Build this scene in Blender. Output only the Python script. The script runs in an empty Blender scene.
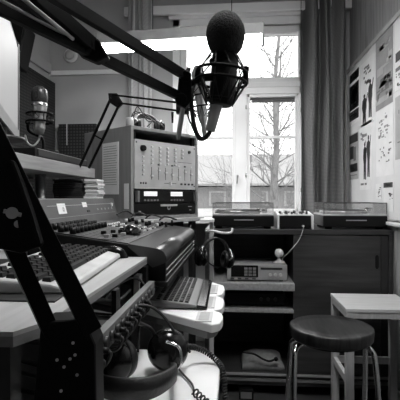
import bpy, bmesh, math, random
from mathutils import Vector, Matrix, noise
random.seed(7)
PI = math.pi
H = 1.10; FP = 430.0; TH = math.atan(35/430.0)
C = bpy.context.scene.collection
FW = Vector((-math.sin(TH), math.cos(TH), 0)); RT = Vector((math.cos(TH), math.sin(TH), 0)); UP = Vector((0, 0, 1))
EYE = Vector((0, 0, H))
def ray(px, py): return FW + RT*((px-200)/FP) + UP*(-(py-198)/FP)
def PD(px, py, d): return EYE + ray(px, py)*d
def WY(px, py, Y): r = ray(px, py); return EYE + r*(Y/r.y)
def WX(px, py, X): r = ray(px, py); return EYE + r*(X/r.x)
def WZ(px, py, Z): r = ray(px, py); return EYE + r*((Z-H)/r.z)

# ------------------------------------------------------------ materials
def base_mat(name, rough=.5, metal=0.0):
    m = bpy.data.materials.new(name); m.use_nodes = True
    b = m.node_tree.nodes['Principled BSDF']
    b.inputs['Roughness'].default_value = rough; b.inputs['Metallic'].default_value = metal
    return m, m.node_tree, b
def G(v): return (v, v, v, 1)
def mat(name, g, rough=.5, metal=0.0, var=.15, scale=12, bump=0.0, stretch=None, sheen=0):
    m, nt, b = base_mat(name, rough, metal)
    tc = nt.nodes.new('ShaderNodeTexCoord'); mp = nt.nodes.new('ShaderNodeMapping')
    nt.links.new(tc.outputs['Object'], mp.inputs['Vector'])
    if stretch: mp.inputs['Scale'].default_value = stretch
    n = nt.nodes.new('ShaderNodeTexNoise'); n.inputs['Scale'].default_value = scale; n.inputs['Detail'].default_value = 5
    nt.links.new(mp.outputs[0], n.inputs['Vector'])
    r = nt.nodes.new('ShaderNodeValToRGB')
    r.color_ramp.elements[0].position = .3; r.color_ramp.elements[1].position = .7
    r.color_ramp.elements[0].color = G(g*(1-var)); r.color_ramp.elements[1].color = G(min(1, g*(1+var)))
    nt.links.new(n.outputs['Fac'], r.inputs[0]); nt.links.new(r.outputs[0], b.inputs['Base Color'])
    if bump:
        bp = nt.nodes.new('ShaderNodeBump'); bp.inputs['Strength'].default_value = bump; bp.inputs['Distance'].default_value = .004
        nt.links.new(n.outputs['Fac'], bp.inputs['Height']); nt.links.new(bp.outputs[0], b.inputs['Normal'])
    if sheen: b.inputs['Sheen Weight'].default_value = sheen
    return m
def mat_planks(name, g, axis, period, groove=.35):
    m, nt, b = base_mat(name, .6)
    tc = nt.nodes.new('ShaderNodeTexCoord'); sp = nt.nodes.new('ShaderNodeSeparateXYZ')
    nt.links.new(tc.outputs['Object'], sp.inputs[0])
    d = nt.nodes.new('ShaderNodeMath'); d.operation = 'DIVIDE'; d.inputs[1].default_value = period
    fr = nt.nodes.new('ShaderNodeMath'); fr.operation = 'FRACT'
    nt.links.new(sp.outputs[axis], d.inputs[0]); nt.links.new(d.outputs[0], fr.inputs[0])
    lt = nt.nodes.new('ShaderNodeMath'); lt.operation = 'LESS_THAN'; lt.inputs[1].default_value = .05
    nt.links.new(fr.outputs[0], lt.inputs[0])
    n = nt.nodes.new('ShaderNodeTexNoise'); n.inputs['Scale'].default_value = 6; n.inputs['Detail'].default_value = 6
    mp = nt.nodes.new('ShaderNodeMapping'); mp.inputs['Scale'].default_value = (6, 6, .6)
    nt.links.new(tc.outputs['Object'], mp.inputs[0]); nt.links.new(mp.outputs[0], n.inputs['Vector'])
    r = nt.nodes.new('ShaderNodeValToRGB'); r.color_ramp.elements[0].color = G(g*.75); r.color_ramp.elements[1].color = G(g*1.2)
    r.color_ramp.elements[0].position = .3; r.color_ramp.elements[1].position = .7
    nt.links.new(n.outputs['Fac'], r.inputs[0])
    mx = nt.nodes.new('ShaderNodeMix'); mx.data_type = 'RGBA'; mx.inputs[7].default_value = G(g*groove)
    nt.links.new(lt.outputs[0], mx.inputs[0]); nt.links.new(r.outputs[0], mx.inputs[6]); nt.links.new(mx.outputs[2], b.inputs['Base Color'])
    return m
def mat_dots(name, g_bg, g_dot, scale, thr=.35, rough=.5, flat=None):
    m, nt, b = base_mat(name, rough)
    tc = nt.nodes.new('ShaderNodeTexCoord'); v = nt.nodes.new('ShaderNodeTexVoronoi')
    v.inputs['Scale'].default_value = scale; v.inputs['Randomness'].default_value = 0
    if flat is not None:
        mp = nt.nodes.new('ShaderNodeMapping'); sc = [1, 1, 1]; sc[flat] = 0; mp.inputs['Scale'].default_value = sc
        nt.links.new(tc.outputs['Object'], mp.inputs[0]); nt.links.new(mp.outputs[0], v.inputs['Vector'])
    else: nt.links.new(tc.outputs['Object'], v.inputs['Vector'])
    lt = nt.nodes.new('ShaderNodeMath'); lt.operation = 'LESS_THAN'; lt.inputs[1].default_value = thr
    nt.links.new(v.outputs['Distance'], lt.inputs[0])
    mx = nt.nodes.new('ShaderNodeMix'); mx.data_type = 'RGBA'; mx.inputs[6].default_value = G(g_bg); mx.inputs[7].default_value = G(g_dot)
    nt.links.new(lt.outputs[0], mx.inputs[0]); nt.links.new(mx.outputs[2], b.inputs['Base Color'])
    return m
def mat_weave(name, g, rough=.9):
    m, nt, b = base_mat(name, rough)
    tc = nt.nodes.new('ShaderNodeTexCoord'); w = nt.nodes.new('ShaderNodeTexWave')
    w.bands_direction = 'Z'; w.inputs['Scale'].default_value = 32; w.inputs['Distortion'].default_value = 1.2; w.inputs['Detail'].default_value = 3
    nt.links.new(tc.outputs['Object'], w.inputs['Vector'])
    r = nt.nodes.new('ShaderNodeValToRGB'); r.color_ramp.elements[0].color = G(g*.65); r.color_ramp.elements[1].color = G(g*1.25)
    nt.links.new(w.outputs['Fac'], r.inputs[0]); nt.links.new(r.outputs[0], b.inputs['Base Color'])
    return m
def mat_emit(name, s, g=1):
    m, nt, b = base_mat(name)
    b.inputs['Base Color'].default_value = G(.8); b.inputs['Emission Color'].default_value = G(g); b.inputs['Emission Strength'].default_value = s
    return m
def mat_glass(name, tint=.95, rough=.0, fac=None):
    m = bpy.data.materials.new(name); m.use_nodes = True; nt = m.node_tree; nt.nodes.clear()
    o = nt.nodes.new('ShaderNodeOutputMaterial'); t = nt.nodes.new('ShaderNodeBsdfTransparent'); t.inputs[0].default_value = G(tint)
    g = nt.nodes.new('ShaderNodeBsdfGlossy'); g.inputs['Roughness'].default_value = rough
    mx = nt.nodes.new('ShaderNodeMixShader'); f = nt.nodes.new('ShaderNodeFresnel'); f.inputs[0].default_value = 1.35
    nt.links.new(f.outputs[0], mx.inputs[0]) if fac is None else None
    if fac is not None: mx.inputs[0].default_value = fac
    nt.links.new(t.outputs[0], mx.inputs[1]); nt.links.new(g.outputs[0], mx.inputs[2]); nt.links.new(mx.outputs[0], o.inputs[0])
    return m

M = {}
M['black'] = mat('black_plastic', .005, .45, var=.1)
M['blackmetal'] = mat('black_painted_metal', .004, .5, .0, var=.1)
M['blackmetal'].node_tree.nodes['Principled BSDF'].inputs['Specular IOR Level'].default_value = .12
M['gloss'] = mat('glossy_black', .006, .16, var=.05); M['gloss'].node_tree.nodes['Principled BSDF'].inputs['Specular IOR Level'].default_value = .35
for k_ in ('black',): M[k_].node_tree.nodes['Principled BSDF'].inputs['Specular IOR Level'].default_value = .22
M['foam'] = mat('foam_black', .012, .95, bump=.8, scale=260, var=.3)
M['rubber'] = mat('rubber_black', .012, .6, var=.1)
M['leather'] = mat('leather_black', .007, .45, bump=.25, scale=160)
M['dark'] = mat('dark_grey', .02, .5)
M['darkgrey'] = mat('charcoal', .035, .5)
M['mid'] = mat('mid_grey', .16, .5)
M['grey'] = mat('grey', .3, .5)
M['light'] = mat('light_grey', .45, .45)
M['white'] = mat('white_paint', .72, .45, var=.04)
M['paper'] = mat('paper', .85, .8, var=.05)
M['chrome'] = mat('chrome', .75, .12, 1.0, var=.05)
M['steel'] = mat('brushed_steel', .5, .35, 1.0, var=.15, scale=60)
M['wall'] = mat('wall_paint', .4, .8, var=.05, scale=3)
M['wallframe'] = mat('window_paint', .82, .5, var=.04, scale=4)
M['ceil'] = mat('ceiling_paint', .45, .8, var=.05, scale=3)
M['floor'] = mat('floor_lino', .05, .4, var=.25, scale=8)
M['plank'] = mat_planks('right_wall_boards', .3, 1, .11, .6)
M['board'] = mat('notice_board', .78, .7, var=.06, scale=5)
M['desk'] = mat('desk_laminate', .42, .4, var=.1, scale=9, stretch=(8, .6, 8))
M['deskedge'] = mat('desk_edge_wood', .2, .5, var=.2, scale=9, stretch=(8, .6, 8))
M['shelfwood'] = mat('shelf_wood', .30, .5, var=.2, scale=10, stretch=(8, .5, 8))
M['darkwood'] = mat('cabinet_wood', .035, .42, var=.4, scale=7, stretch=(.5, 8, 6), bump=.1)
M['rackwood'] = mat('rack_wood', .24, .5, var=.15, scale=7, stretch=(6, 6, .5))
M['seatwood'] = mat('stool_seat_wood', .026, .34, var=.8, scale=9, stretch=(9, .8, 1), bump=.15)
M['fabric'] = mat_weave('curtain_fabric', .16)
M['foamtile'] = mat_dots('foam_tile', .004, .03, 48, .33, .9, 0); M['foamtile2'] = mat_dots('foam_tile_end_wall', .004, .03, 42, .33, .9, 1)
M['grille'] = mat_dots('speaker_grille', .05, .006, 150, .0035, .5)
M['grille'] = mat_dots('perforated_grille', .006, .09, 80, .33, .5, 0)
M['meshsteel'] = mat_dots('mic_mesh', .01, .07, 420, .4, .35)
M['lamp'] = mat_emit('fluorescent_glow', 32)
M['lamp2'] = mat_emit('ceiling_lamp_glow', 28)
M['screen'] = mat_emit('screen_glow', .3); M['screen'].node_tree.nodes['Principled BSDF'].inputs['Base Color'].default_value = G(.03)
M['display'] = mat_emit('display_glow', .45)
M['glass'] = mat_glass('window_glass')
M['cover'] = mat_glass('clear_acrylic', .93, .05, .08)
M['snow'] = mat('snow', .3, .9, var=.04, scale=.5)
M['facade'] = mat_planks('facade_boards', .2, 0, .25, .8)
M['facwhite'] = mat('facade_white', .3, .7)
M['bark'] = mat('bark', .17, .9, var=.3)
M['key'] = mat('key_dark', .014, .5); M['key'].node_tree.nodes['Principled BSDF'].inputs['Specular IOR Level'].default_value = .25
M['keyw'] = mat('key_grey', .14, .45)

# ------------------------------------------------------------ geometry helpers
class MB:
    def __init__(s): s.bm = bmesh.new()
    def add(s, vs, fs, smooth=False):
        bv = [s.bm.verts.new(v) for v in vs]
        for f in fs:
            try:
                ff = s.bm.faces.new([bv[i] for i in f]); ff.smooth = smooth
            except ValueError: pass
        return s
    def box(s, c, size, rot=None):
        c = Vector(c); x, y, z = [k/2 for k in size]
        vs = [Vector((a*x, b*y, d*z)) for a in (-1, 1) for b in (-1, 1) for d in (-1, 1)]
        if rot is not None: vs = [rot @ v for v in vs]
        return s.add([c+v for v in vs], [(0,1,3,2),(4,6,7,5),(0,4,5,1),(2,3,7,6),(0,2,6,4),(1,5,7,3)])
    def mm(s, a, b):
        return s.box([(a[i]+b[i])/2 for i in range(3)], [abs(b[i]-a[i]) for i in range(3)])
    def bar(s, p0, p1, w, h=None, up=Vector((0,0,1))):
        p0, p1 = Vector(p0), Vector(p1); h = h or w
        d = (p1-p0).normalized(); x = d.cross(up).normalized(); z = x.cross(d)
        rot = Matrix((x, d, z)).transposed()
        return s.box((p0+p1)/2, (w, (p1-p0).length, h), rot)
    def cyl(s, p0, p1, r0, r1=None, seg=20, caps=True):
        p0, p1 = Vector(p0), Vector(p1); r1 = r0 if r1 is None else r1
        d = (p1-p0).normalized(); a = Vector((1,0,0)) if abs(d.x) < .8 else Vector((0,1,0))
        x = d.cross(a).normalized(); y = d.cross(x)
        vs = []
        for p, r in ((p0, r0), (p1, r1)):
            vs += [p + (x*math.cos(2*PI*i/seg)+y*math.sin(2*PI*i/seg))*r for i in range(seg)]
        bv = [s.bm.verts.new(v) for v in vs]
        for i in range(seg):
            f = s.bm.faces.new((bv[i], bv[(i+1) % seg], bv[seg+(i+1) % seg], bv[seg+i])); f.smooth = True
        if caps: s.bm.faces.new(bv[:seg][::-1]); s.bm.faces.new(bv[seg:])
        return s
    def lathe(s, prof, loc=(0,0,0), axis=Vector((0,0,1)), seg=36, capends=True):
        loc = Vector(loc); d = Vector(axis).normalized(); a = Vector((1,0,0)) if abs(d.x) < .8 else Vector((0,1,0))
        x = d.cross(a).normalized(); y = d.cross(x); rings = []
        for r, h in prof:
            rings.append([s.bm.verts.new(loc + d*h + (x*math.cos(2*PI*i/seg)+y*math.sin(2*PI*i/seg))*max(r, 1e-5)) for i in range(seg)])
        for k in range(len(rings)-1):
            for i in range(seg):
                f = s.bm.faces.new((rings[k][i], rings[k][(i+1) % seg], rings[k+1][(i+1) % seg], rings[k+1][i])); f.smooth = True
        if capends:
            s.bm.faces.new(rings[0][::-1]); s.bm.faces.new(rings[-1])
        return s
    def tube(s, pts, r, seg=8, sm=True, closed=False):
        pts = [Vector(p) for p in pts]
        if sm and len(pts) > 2: pts = spline(pts, closed=closed)
        n = len(pts); rings = []
        ref = None
        for i, p in enumerate(pts):
            if closed: t = (pts[(i+1) % n]-pts[i-1]).normalized()
            else: t = (pts[min(i+1, n-1)]-pts[max(i-1, 0)]).normalized()
            if ref is None:
                a = Vector((0,0,1)) if abs(t.z) < .8 else Vector((1,0,0)); ref = t.cross(a).normalized()
            else:
                ref = (ref - t*ref.dot(t))
                ref = ref.normalized() if ref.length > 1e-6 else t.orthogonal().normalized()
            y = t.cross(ref); rr = r(i/(n-1)) if callable(r) else r
            rings.append([s.bm.verts.new(p+(ref*math.cos(2*PI*k/seg)+y*math.sin(2*PI*k/seg))*rr) for k in range(seg)])
        for i in range(n if closed else n-1):
            a, b = rings[i], rings[(i+1) % n]
            for k in range(seg):
                f = s.bm.faces.new((a[k], a[(k+1) % seg], b[(k+1) % seg], b[k])); f.smooth = True
        if not closed: s.bm.faces.new(rings[0][::-1]); s.bm.faces.new(rings[-1])
        return s
    def sphere(s, c, r, u=24, v=14, sc=(1,1,1), rot=None):
        c = Vector(c); top = None; rings = []
        for j in range(1, v):
            a = PI*j/v; rings.append([])
            for i in range(u):
                b = 2*PI*i/u; q = Vector((math.sin(a)*math.cos(b)*sc[0], math.sin(a)*math.sin(b)*sc[1], math.cos(a)*sc[2]))*r
                if rot is not None: q = rot @ q
                rings[-1].append(s.bm.verts.new(c+q))
        def pole(z):
            q = Vector((0,0,z*sc[2]))*r
            if rot is not None: q = rot @ q
            return s.bm.verts.new(c+q)
        t, bt = pole(1), pole(-1)
        for i in range(u):
            f = s.bm.faces.new((t, rings[0][i], rings[0][(i+1) % u])); f.smooth = True
            f = s.bm.faces.new((bt, rings[-1][(i+1) % u], rings[-1][i])); f.smooth = True
        for j in range(len(rings)-1):
            for i in range(u):
                f = s.bm.faces.new((rings[j][i], rings[j+1][i], rings[j+1][(i+1) % u], rings[j][(i+1) % u])); f.smooth = True
        return s
    def prism(s, pts, vec):
        pts = [Vector(p) for p in pts]; vec = Vector(vec); n = len(pts)
        vs = pts + [p+vec for p in pts]
        return s.add(vs, [tuple(range(n))[::-1], tuple(range(n, 2*n))] + [(i, (i+1) % n, n+(i+1) % n, n+i) for i in range(n)])
    def build(s, name, m, parent=None, bev=0, seg=2, sub=0):
        bmesh.ops.recalc_face_normals(s.bm, faces=s.bm.faces[:])
        if parent is not None:
            mw = world(parent); s.bm.transform(mw.inverted()); loc = None
        else:
            xs = [v.co for v in s.bm.verts]
            loc = Vector(((min(v.x for v in xs)+max(v.x for v in xs))/2, (min(v.y for v in xs)+max(v.y for v in xs))/2, min(v.z for v in xs)))
            s.bm.transform(Matrix.Translation(-loc))
        me = bpy.data.meshes.new(name); s.bm.to_mesh(me); s.bm.free()
        me.materials.append(m if not isinstance(m, str) else M[m])
        o = bpy.data.objects.new(name, me); C.objects.link(o)
        if parent is not None: o.parent = parent
        else: o.location = loc
        if bev:
            b = o.modifiers.new('bevel', 'BEVEL'); b.width = bev; b.segments = seg; b.limit_method = 'ANGLE'; b.angle_limit = .7
        if sub:
            b = o.modifiers.new('sub', 'SUBSURF'); b.levels = sub; b.render_levels = sub
        return o
def world(o):
    m = o.matrix_basis.copy(); m = Matrix.LocRotScale(o.location, o.rotation_euler, o.scale)
    while o.parent:
        o = o.parent; m = Matrix.LocRotScale(o.location, o.rotation_euler, o.scale) @ m
    return m
def spline(pts, n=8, closed=False):
    out = []; N = len(pts); rng = N if closed else N-1
    for i in range(rng):
        if closed: p0, p1, p2, p3 = pts[i-1], pts[i], pts[(i+1) % N], pts[(i+2) % N]
        else: p0, p1, p2, p3 = pts[max(i-1, 0)], pts[i], pts[i+1], pts[min(i+2, N-1)]
        for k in range(n):
            t = k/n
            out.append(.5*((2*p1)+(p2-p0)*t+(2*p0-5*p1+4*p2-p3)*t*t+(3*p1-p0-3*p2+p3)*t**3))
    if not closed: out.append(pts[-1])
    return out
def coil(pts, R, turns, r, mb=None):
    path = spline([Vector(p) for p in pts], 24); n = len(path); out = []
    ref = None; steps = turns*10
    L = [0]
    for i in range(1, n): L.append(L[-1]+(path[i]-path[i-1]).length)
    j = 0
    for k in range(steps+1):
        d = L[-1]*k/steps
        while j < n-2 and L[j+1] < d: j += 1
        f = (d-L[j])/max(L[j+1]-L[j], 1e-9); p = path[j].lerp(path[j+1], min(f, 1)); t = (path[j+1]-path[j]).normalized()
        if ref is None: ref = t.orthogonal().normalized()
        ref = (ref-t*ref.dot(t)).normalized(); y = t.cross(ref); a = 2*PI*k/10
        out.append(p+(ref*math.cos(a)+y*math.sin(a))*R)
    mb = mb or MB(); mb.tube(out, r, 6, sm=False); return mb
def tag(o, label=None, cat=None, group=None, kind=None):
    if label: o['label'] = label
    if cat: o['category'] = cat
    if group: o['group'] = group
    if kind: o['kind'] = kind
    return o
def thing(name, label, cat, loc=(0,0,0), rz=0, group=None):
    o = bpy.data.objects.new(name, None); C.objects.link(o); o.location = loc; o.rotation_euler = (0,0,rz); o.empty_display_size = .05
    return tag(o, label, cat, group)
def struct(name, mb, m, parent=None, **k):
    o = mb.build(name, m, parent, **k)
    if parent is None: tag(o, name.replace('_', ' '), None, kind='structure')
    return o
def copy_tree(o, loc, label, rz=None):
    r = o.copy(); C.objects.link(r); r.location = loc; r['label'] = label
    if rz is not None: r.rotation_euler = (0,0,rz)
    def rec(a, b):
        for ch in list(a.children):
            if ch.name in [x.name for x in b.children]: continue
            c = ch.copy(); C.objects.link(c); c.parent = b; rec(ch, c)
    rec(o, r); return r
def Rz(a): return Matrix.Rotation(a, 3, 'Z')
def Rx(a): return Matrix.Rotation(a, 3, 'X')
def Ry(a): return Matrix.Rotation(a, 3, 'Y')

# ------------------------------------------------------------ the room
YW = 3.30; XR = .856; XL = -1.46; ZC = 2.78; YB = -1.8
def S(name, label, mb, m, **k):
    o = struct(name, mb, m, **k); o['label'] = label; return o
S('floor', 'dark worn floor of the small studio', MB().mm((XL-.1, YB-.1, -.1), (XR+.1, YW+.3, 0)), 'floor')
S('ceiling', 'pale painted ceiling', MB().mm((XL-.1, YB-.1, ZC), (XR+.1, YW+.3, ZC+.1)), 'ceil')
S('wall_left', 'grey left wall behind the acoustic tiles', MB().mm((XL-.1, YB-.1, 0), (XL, YW, ZC)), 'wall')
S('wall_right', 'boarded right wall above the notice board', MB().mm((XR, YB-.1, 0), (XR+.1, YW, ZC)), 'plank')
S('wall_back', 'wall behind the desk end of the room', MB().mm((XL, YB-.1, 0), (XR, YB, ZC)), 'wall')
# window opening
wl = WY(180, 100, YW).x; wr = WY(303, 100, YW).x; wt = WY(200, 27, YW).z; wb = .955
mb = MB()
mb.mm((XL-.1, YW, 0), (wl, YW+.25, ZC)); mb.mm((wr, YW, 0), (XR+.1, YW+.25, ZC))
mb.mm((wl, YW, 0), (wr, YW+.25, wb)); mb.mm((wl, YW, wt), (wr, YW+.25, ZC))
S('wall_window', 'grey end wall around the window', mb, 'wall')
# casing + frame
win = thing('window_1', 'white double window with transom light and bare tree outside', None, ((wl+wr)/2, YW, wb))
del win['label']; win['label'] = 'white framed window with transom and two casements'; win['kind'] = 'structure'
cw = .055
mb = MB()
mb.mm((wl-cw, YW-.02, wb), (wl, YW, wt+cw)); mb.mm((wr, YW-.02, wb), (wr+.03, YW, wt+cw)); mb.mm((wl-cw, YW-.02, wt), (wr+.03, YW, wt+cw))
mb.mm((wl-cw-.03, YW-.035, wt+cw), (wr+.05, YW, wt+cw+.03))
mb.build('casing', 'wallframe', win, bev=.004)
yf0, yf1 = YW+.02, YW+.09
def ZY(py, Y=YW+.05): return WY(200, py, Y).z
def XY(px, Y=YW+.05): return WY(px, 198, Y).x
tr_t, tr_b = ZY(80), ZY(96)
xm0, xm1 = XY(235), XY(247)
mb = MB()
xl, xr = wl, wr
mb.mm((xl, yf0, wb), (xl+.045, yf1, wt)); mb.mm((xr-.03, yf0, wb), (xr, yf1, wt))
mb.mm((xl, yf0, wt-.05), (xr, yf1, wt)); mb.mm((xl, yf0, wb), (xr, yf1, wb+.04)); mb.mm((xl, yf0, tr_b), (xr, yf1, tr_t)); mb.mm((xm0, yf0, wb), (xm1, yf1, tr_b))
mb.mm((xl, yf0-.015, tr_b+.05), (xr, yf0, tr_b+.085))
mb.build('frame', 'wallframe', win, bev=.004)
for nm, x0, x1 in (('left', xl+.045, xm0), ('right', xm1, xr-.03)):
    s = MB(); t = .022
    z0, z1 = wb+.04, tr_b
    s.mm((x0, yf0+.01, z0), (x0+t, yf1-.01, z1)); s.mm((x1-t, yf0+.01, z0), (x1, yf1-.01, z1))
    s.mm((x0, yf0+.01, z0), (x1, yf1-.01, z0+t)); s.mm((x0, yf0+.01, z1-t), (x1, yf1-.01, z1))
    zb = ZY(138); s.mm((x0, yf0+.02, zb-.01), (x1, yf1-.02, zb+.01))
    sa = s.build('sash', 'wallframe', win, bev=.003)
    MB().mm((x0, YW+.054, z0), (x1, YW+.057, z1)).build('pane', 'glass', sa)
MB().mm((xl+.02, YW+.054, tr_t), (xr-.02, YW+.057, wt-.02)).build('transom_pane', 'glass', win)
# handle on mullion left sash, blind cassette, hinges
hx = XY(237.5, YW); hz = ZY(176, YW)
MB().cyl((hx, YW+.03, hz), (hx, YW-.01, hz), .008).bar((hx, YW-.01, hz+.008), (hx-.004, YW-.012, hz-.06), .012, .008).build('handle', 'steel', win, bev=.002)
b = MB(); x0, x1 = XY(249), XY(297)
for i in range(6): b.box(((x0+x1)/2, YW+.075, tr_b-.018-.007*i), (x1-x0, .022, .002))
b.mm((x0, YW+.066, tr_b-.014), (x1, YW+.088, tr_b)); b.build('venetian_blind', 'mid', win)
for px, py in ((246, 107), (246, 175), (301, 110), (301, 190), (300, 45), (300, 72)):
    p = WY(px, py, YW+.015); MB().cyl(p-Vector((0,0,.015)), p+Vector((0,0,.015)), .005).build('hinge', 'steel', win)
S('trim_1', 'deep white window sill', MB().mm((wl-.08, 2.93, .925), (XR-.002, YW+.02, .953)), 'wallframe', bev=.004)
zr = WY(80, 73, YW).z
S('trim_2', 'picture rail on end wall', MB().mm((XL, YW-.02, zr-.018), (WY(128, 73, YW).x, YW, zr+.018)), 'wallframe', bev=.004)
S('trim_3', 'picture rail on left wall', MB().mm((XL, .3, zr-.01), (XL+.02, YW-.02, zr+.07)), 'wall', bev=.004)
S('trim_4', 'curtain rail board above window', MB().mm((XY(126, YW), YW-.07, WY(200, 13, 3.23).z), (XR, YW-.036, WY(200, 4, 3.23).z)), 'wallframe', bev=.006)
S('trim_5', 'narrow ledge under the notice board', MB().mm((XR-.035, 0.2, .952), (XR, 2.9, .972)), 'wallframe', bev=.004)
S('baseboard_right', 'baseboard on right wall', MB().mm((XR-.015, YB, 0), (XR, 2.38, .09)), 'wall')
S('baseboard_left', 'baseboard on left wall', MB().mm((XL, YB, 0), (XL+.015, YW, .09)), 'wall')

# heating pipe, round vent, acoustic tiles
p = WY(71, 56, YW)
v = thing('air_vent', 'round white air vent high on end wall above the rail', 'vent', (p.x, YW, p.z))
MB().lathe([(.055, 0), (.055, .012), (.045, .022)], (p.x, YW, p.z), (0,-1,0)).build('ring', 'white', v)
MB().lathe([(.036, .0221), (.038, .032), (.02, .04), (0, .041)], (p.x, YW, p.z), (0,-1,0)).build('disc', 'light', v)

def tile_panel(name, label, mb, pyr, grp=None):
    o = mb.build(name, 'foamtile'); tag(o, label, 'acoustic panel', grp); return o
# left wall panel (dark) with bumps
zt = WX(40, 78, XL).z
mb = MB().mm((XL, 1.2, .95), (XL+.05, YW-.02, zt-.0))
tag(mb.build('acoustic_panel', 'foamtile'), 'black foam acoustic panel on left wall behind the silver microphone', 'acoustic panel')
x0, x1 = XL+.09, WY(98, 150, YW).x; zt2 = WY(80, 125, YW).z
mb = MB().mm((x0, YW-.05, .9), (x1, YW, zt2))
tag(mb.build('acoustic_panel', 'foamtile2'), 'low black foam acoustic panel on end wall beside the rack', 'acoustic panel')
# slim cable conduit on that panel
p = WY(66, 135, YW-.07)
tag(MB().cyl((p.x, YW-.0535, WY(66,146,YW).z), (p.x, YW-.0535, zt2+.0), .0035).build('microphone_cable', 'light'), 'short pale cable hanging over the low foam panel', 'cable')
# high black loudspeaker, tilted
p = PD(14, 46, 2.5)
sp = thing('wall_speaker', 'tilted black loudspeaker high on left wall behind monitor', 'speaker', (p.x, p.y, p.z-.12))
r = Ry(.22) @ Rz(.2)
MB().box(p, (.15, .2, .24), r).build('cabinet', 'blackmetal', sp, bev=.008)
MB().box(p+r @ Vector((0,-.103,0)), (.13, .006, .22), r).build('grille', 'blackmetal', sp)
MB().bar(p+r @ Vector((-.07,0,0)), (XL-.0, p.y+.02, p.z+.02), .03).build('bracket', 'blackmetal', sp)

# ------------------------------------------------------------ curtains
def curtain(name, label, x0, x1, y, z0, z1, folds, amp, m='fabric', pinch=0):
    mb = MB(); nx = folds*14; nz = 24; t = .003
    grid = []
    for side in (0, 1):
        g = []
        for j in range(nz+1):
            v = j/nz; row = []
            for i in range(nx+1):
                u = i/nx
                a = amp*(.65+.35*math.sin(3*u+1))*(1+.12*math.sin(9*v+u*7))
                ph = folds*2*PI*u+.5*math.sin(4*u*PI)+.25*math.sin(v*5+u*3)
                xx = x0+(x1-x0)*u + pinch*(u-.5)*math.sin(v*PI)*-.2 + .006*math.sin(v*6+u*9)
                row.append(mb.bm.verts.new((xx, y+a*math.sin(ph)+side*t, z0+(z1-z0)*v)))
            g.append(row)
        grid.append(g)
    for s_ in (0, 1):
        g = grid[s_]
        for j in range(nz):
            for i in range(nx):
                f = mb.bm.faces.new((g[j][i], g[j][i+1], g[j+1][i+1], g[j+1][i])); f.smooth = True
    a, b = grid
    for j in range(nz):
        mb.bm.faces.new((a[j][0], a[j+1][0], b[j+1][0], b[j][0])); mb.bm.faces.new((a[j][nx], b[j][nx], b[j+1][nx], a[j+1][nx]))
    for i in range(nx):
        mb.bm.faces.new((a[0][i], b[0][i], b[0][i+1], a[0][i+1])); mb.bm.faces.new((a[nz][i], a[nz][i+1], b[nz][i+1], b[nz][i]))
    return tag(mb.build(name, m), label, 'curtain')
curtain('curtain', 'heavy woven grey curtain hanging right of the window', XY(301, 3.18), .79, 3.18, .96, 2.66, 3, .074)
curtain('curtain', 'narrow light patterned curtain hanging left of the window', XY(129, 3.2), XY(152, 3.2), 3.2, .96, 2.64, 4, .025, mat_weave('sheer_curtain_fabric', .42))
p0, p1 = WY(134, 0, 3.14), WY(134, 30, 3.14)
tag(MB().tube([p0+Vector((0,0,.05)), p0, p1, p1+Vector((-.012,0,-.03))], .0035).build('pull_cord', 'white'), 'white pull cord hanging beside the narrow light curtain', 'cord')

# ------------------------------------------------------------ notice board and posters
yb0 = WX(347, 150, XR-.02).y
zb1 = WX(347.5, 72, XR-.02).z; zb0 = .99
bd = thing('notice_board', 'large pale notice board on the right wall covered in posters', 'notice board', (XR-.01, 1.8, zb0))
MB().mm((XR-.018, .4, zb0), (XR, yb0, zb1)).build('board', 'board', bd)
f = MB(); f.mm((XR-.026, .4, zb1-.012), (XR, yb0+.012, zb1+.016)); f.mm((XR-.026, yb0, zb0), (XR, yb0+.014, zb1)); f.mm((XR-.026, .4, zb0-.012), (XR, yb0+.012, zb0))
f.build('frame', 'light', bd, bev=.003)
PX = XR-.0185
def poster(px0, px1, py0, py1, label, m='paper', marks=(), thick=.0015):
    a = WX(px0, py0, PX); b = WX(px0, py1, PX); c = WX(px1, 150, PX)
    y0, y1 = a.y, c.y; zt_, zb_ = a.z, b.z
    t = thing('poster', label, 'poster', (PX, (y0+y1)/2, zb_), 0, 'posters pinned to the notice board')
    MB().mm((PX-thick, y1, zb_), (PX, y0, zt_)).build('sheet', m, t)
    groups = {}
    U = lambda u, v, e: (PX-thick-e, y0+(y1-y0)*u, zt_+(zb_-zt_)*v)
    for mk in marks:
        if mk[0] != 'poly': continue
        groups.setdefault(mk[2], MB()).prism([U(u, v, .0012) for u, v in mk[1]], (.0012, 0, 0))
    for mk in marks:   # u left-right, v top-bottom
        if mk[0] == 'poly': continue
        (u0, v0, u1, v1, mm_) = mk
        groups.setdefault(mm_, MB()).mm((PX-thick-.0012, y0+(y1-y0)*u1, zt_+(zb_-zt_)*v1), (PX-thick, y0+(y1-y0)*u0, zt_+(zb_-zt_)*v0))
    for mm_, g in groups.items(): g.build('print', mm_, t)
    return t
def fig(cx, top, bot, w, m='dark'):
    h = bot-top; P = []
    P.append(('poly', [(cx+w*.2*math.cos(a*PI/4), top+h*.07+h*.06*math.sin(a*PI/4)) for a in range(8)], m))
    P.append(('poly', [(cx-w*.12, top+h*.13), (cx+w*.12, top+h*.13), (cx+w*.46, top+h*.2), (cx+w*.5, top+h*.45), (cx+w*.34, top+h*.62), (cx+w*.36, bot), (cx+w*.08, bot), (cx+w*.02, top+h*.66), (cx-w*.1, bot*.99), (cx-w*.36, bot*.99), (cx-w*.32, top+h*.6), (cx-w*.54, top+h*.42), (cx-w*.4, top+h*.2)], m))
    P.append(('poly', [(cx+w*.44, top+h*.22), (cx+w*.72, top+h*.02), (cx+w*.8, top+h*.05), (cx+w*.5, top+h*.32)], m))
    return P
rnd = random.Random(3)
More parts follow.
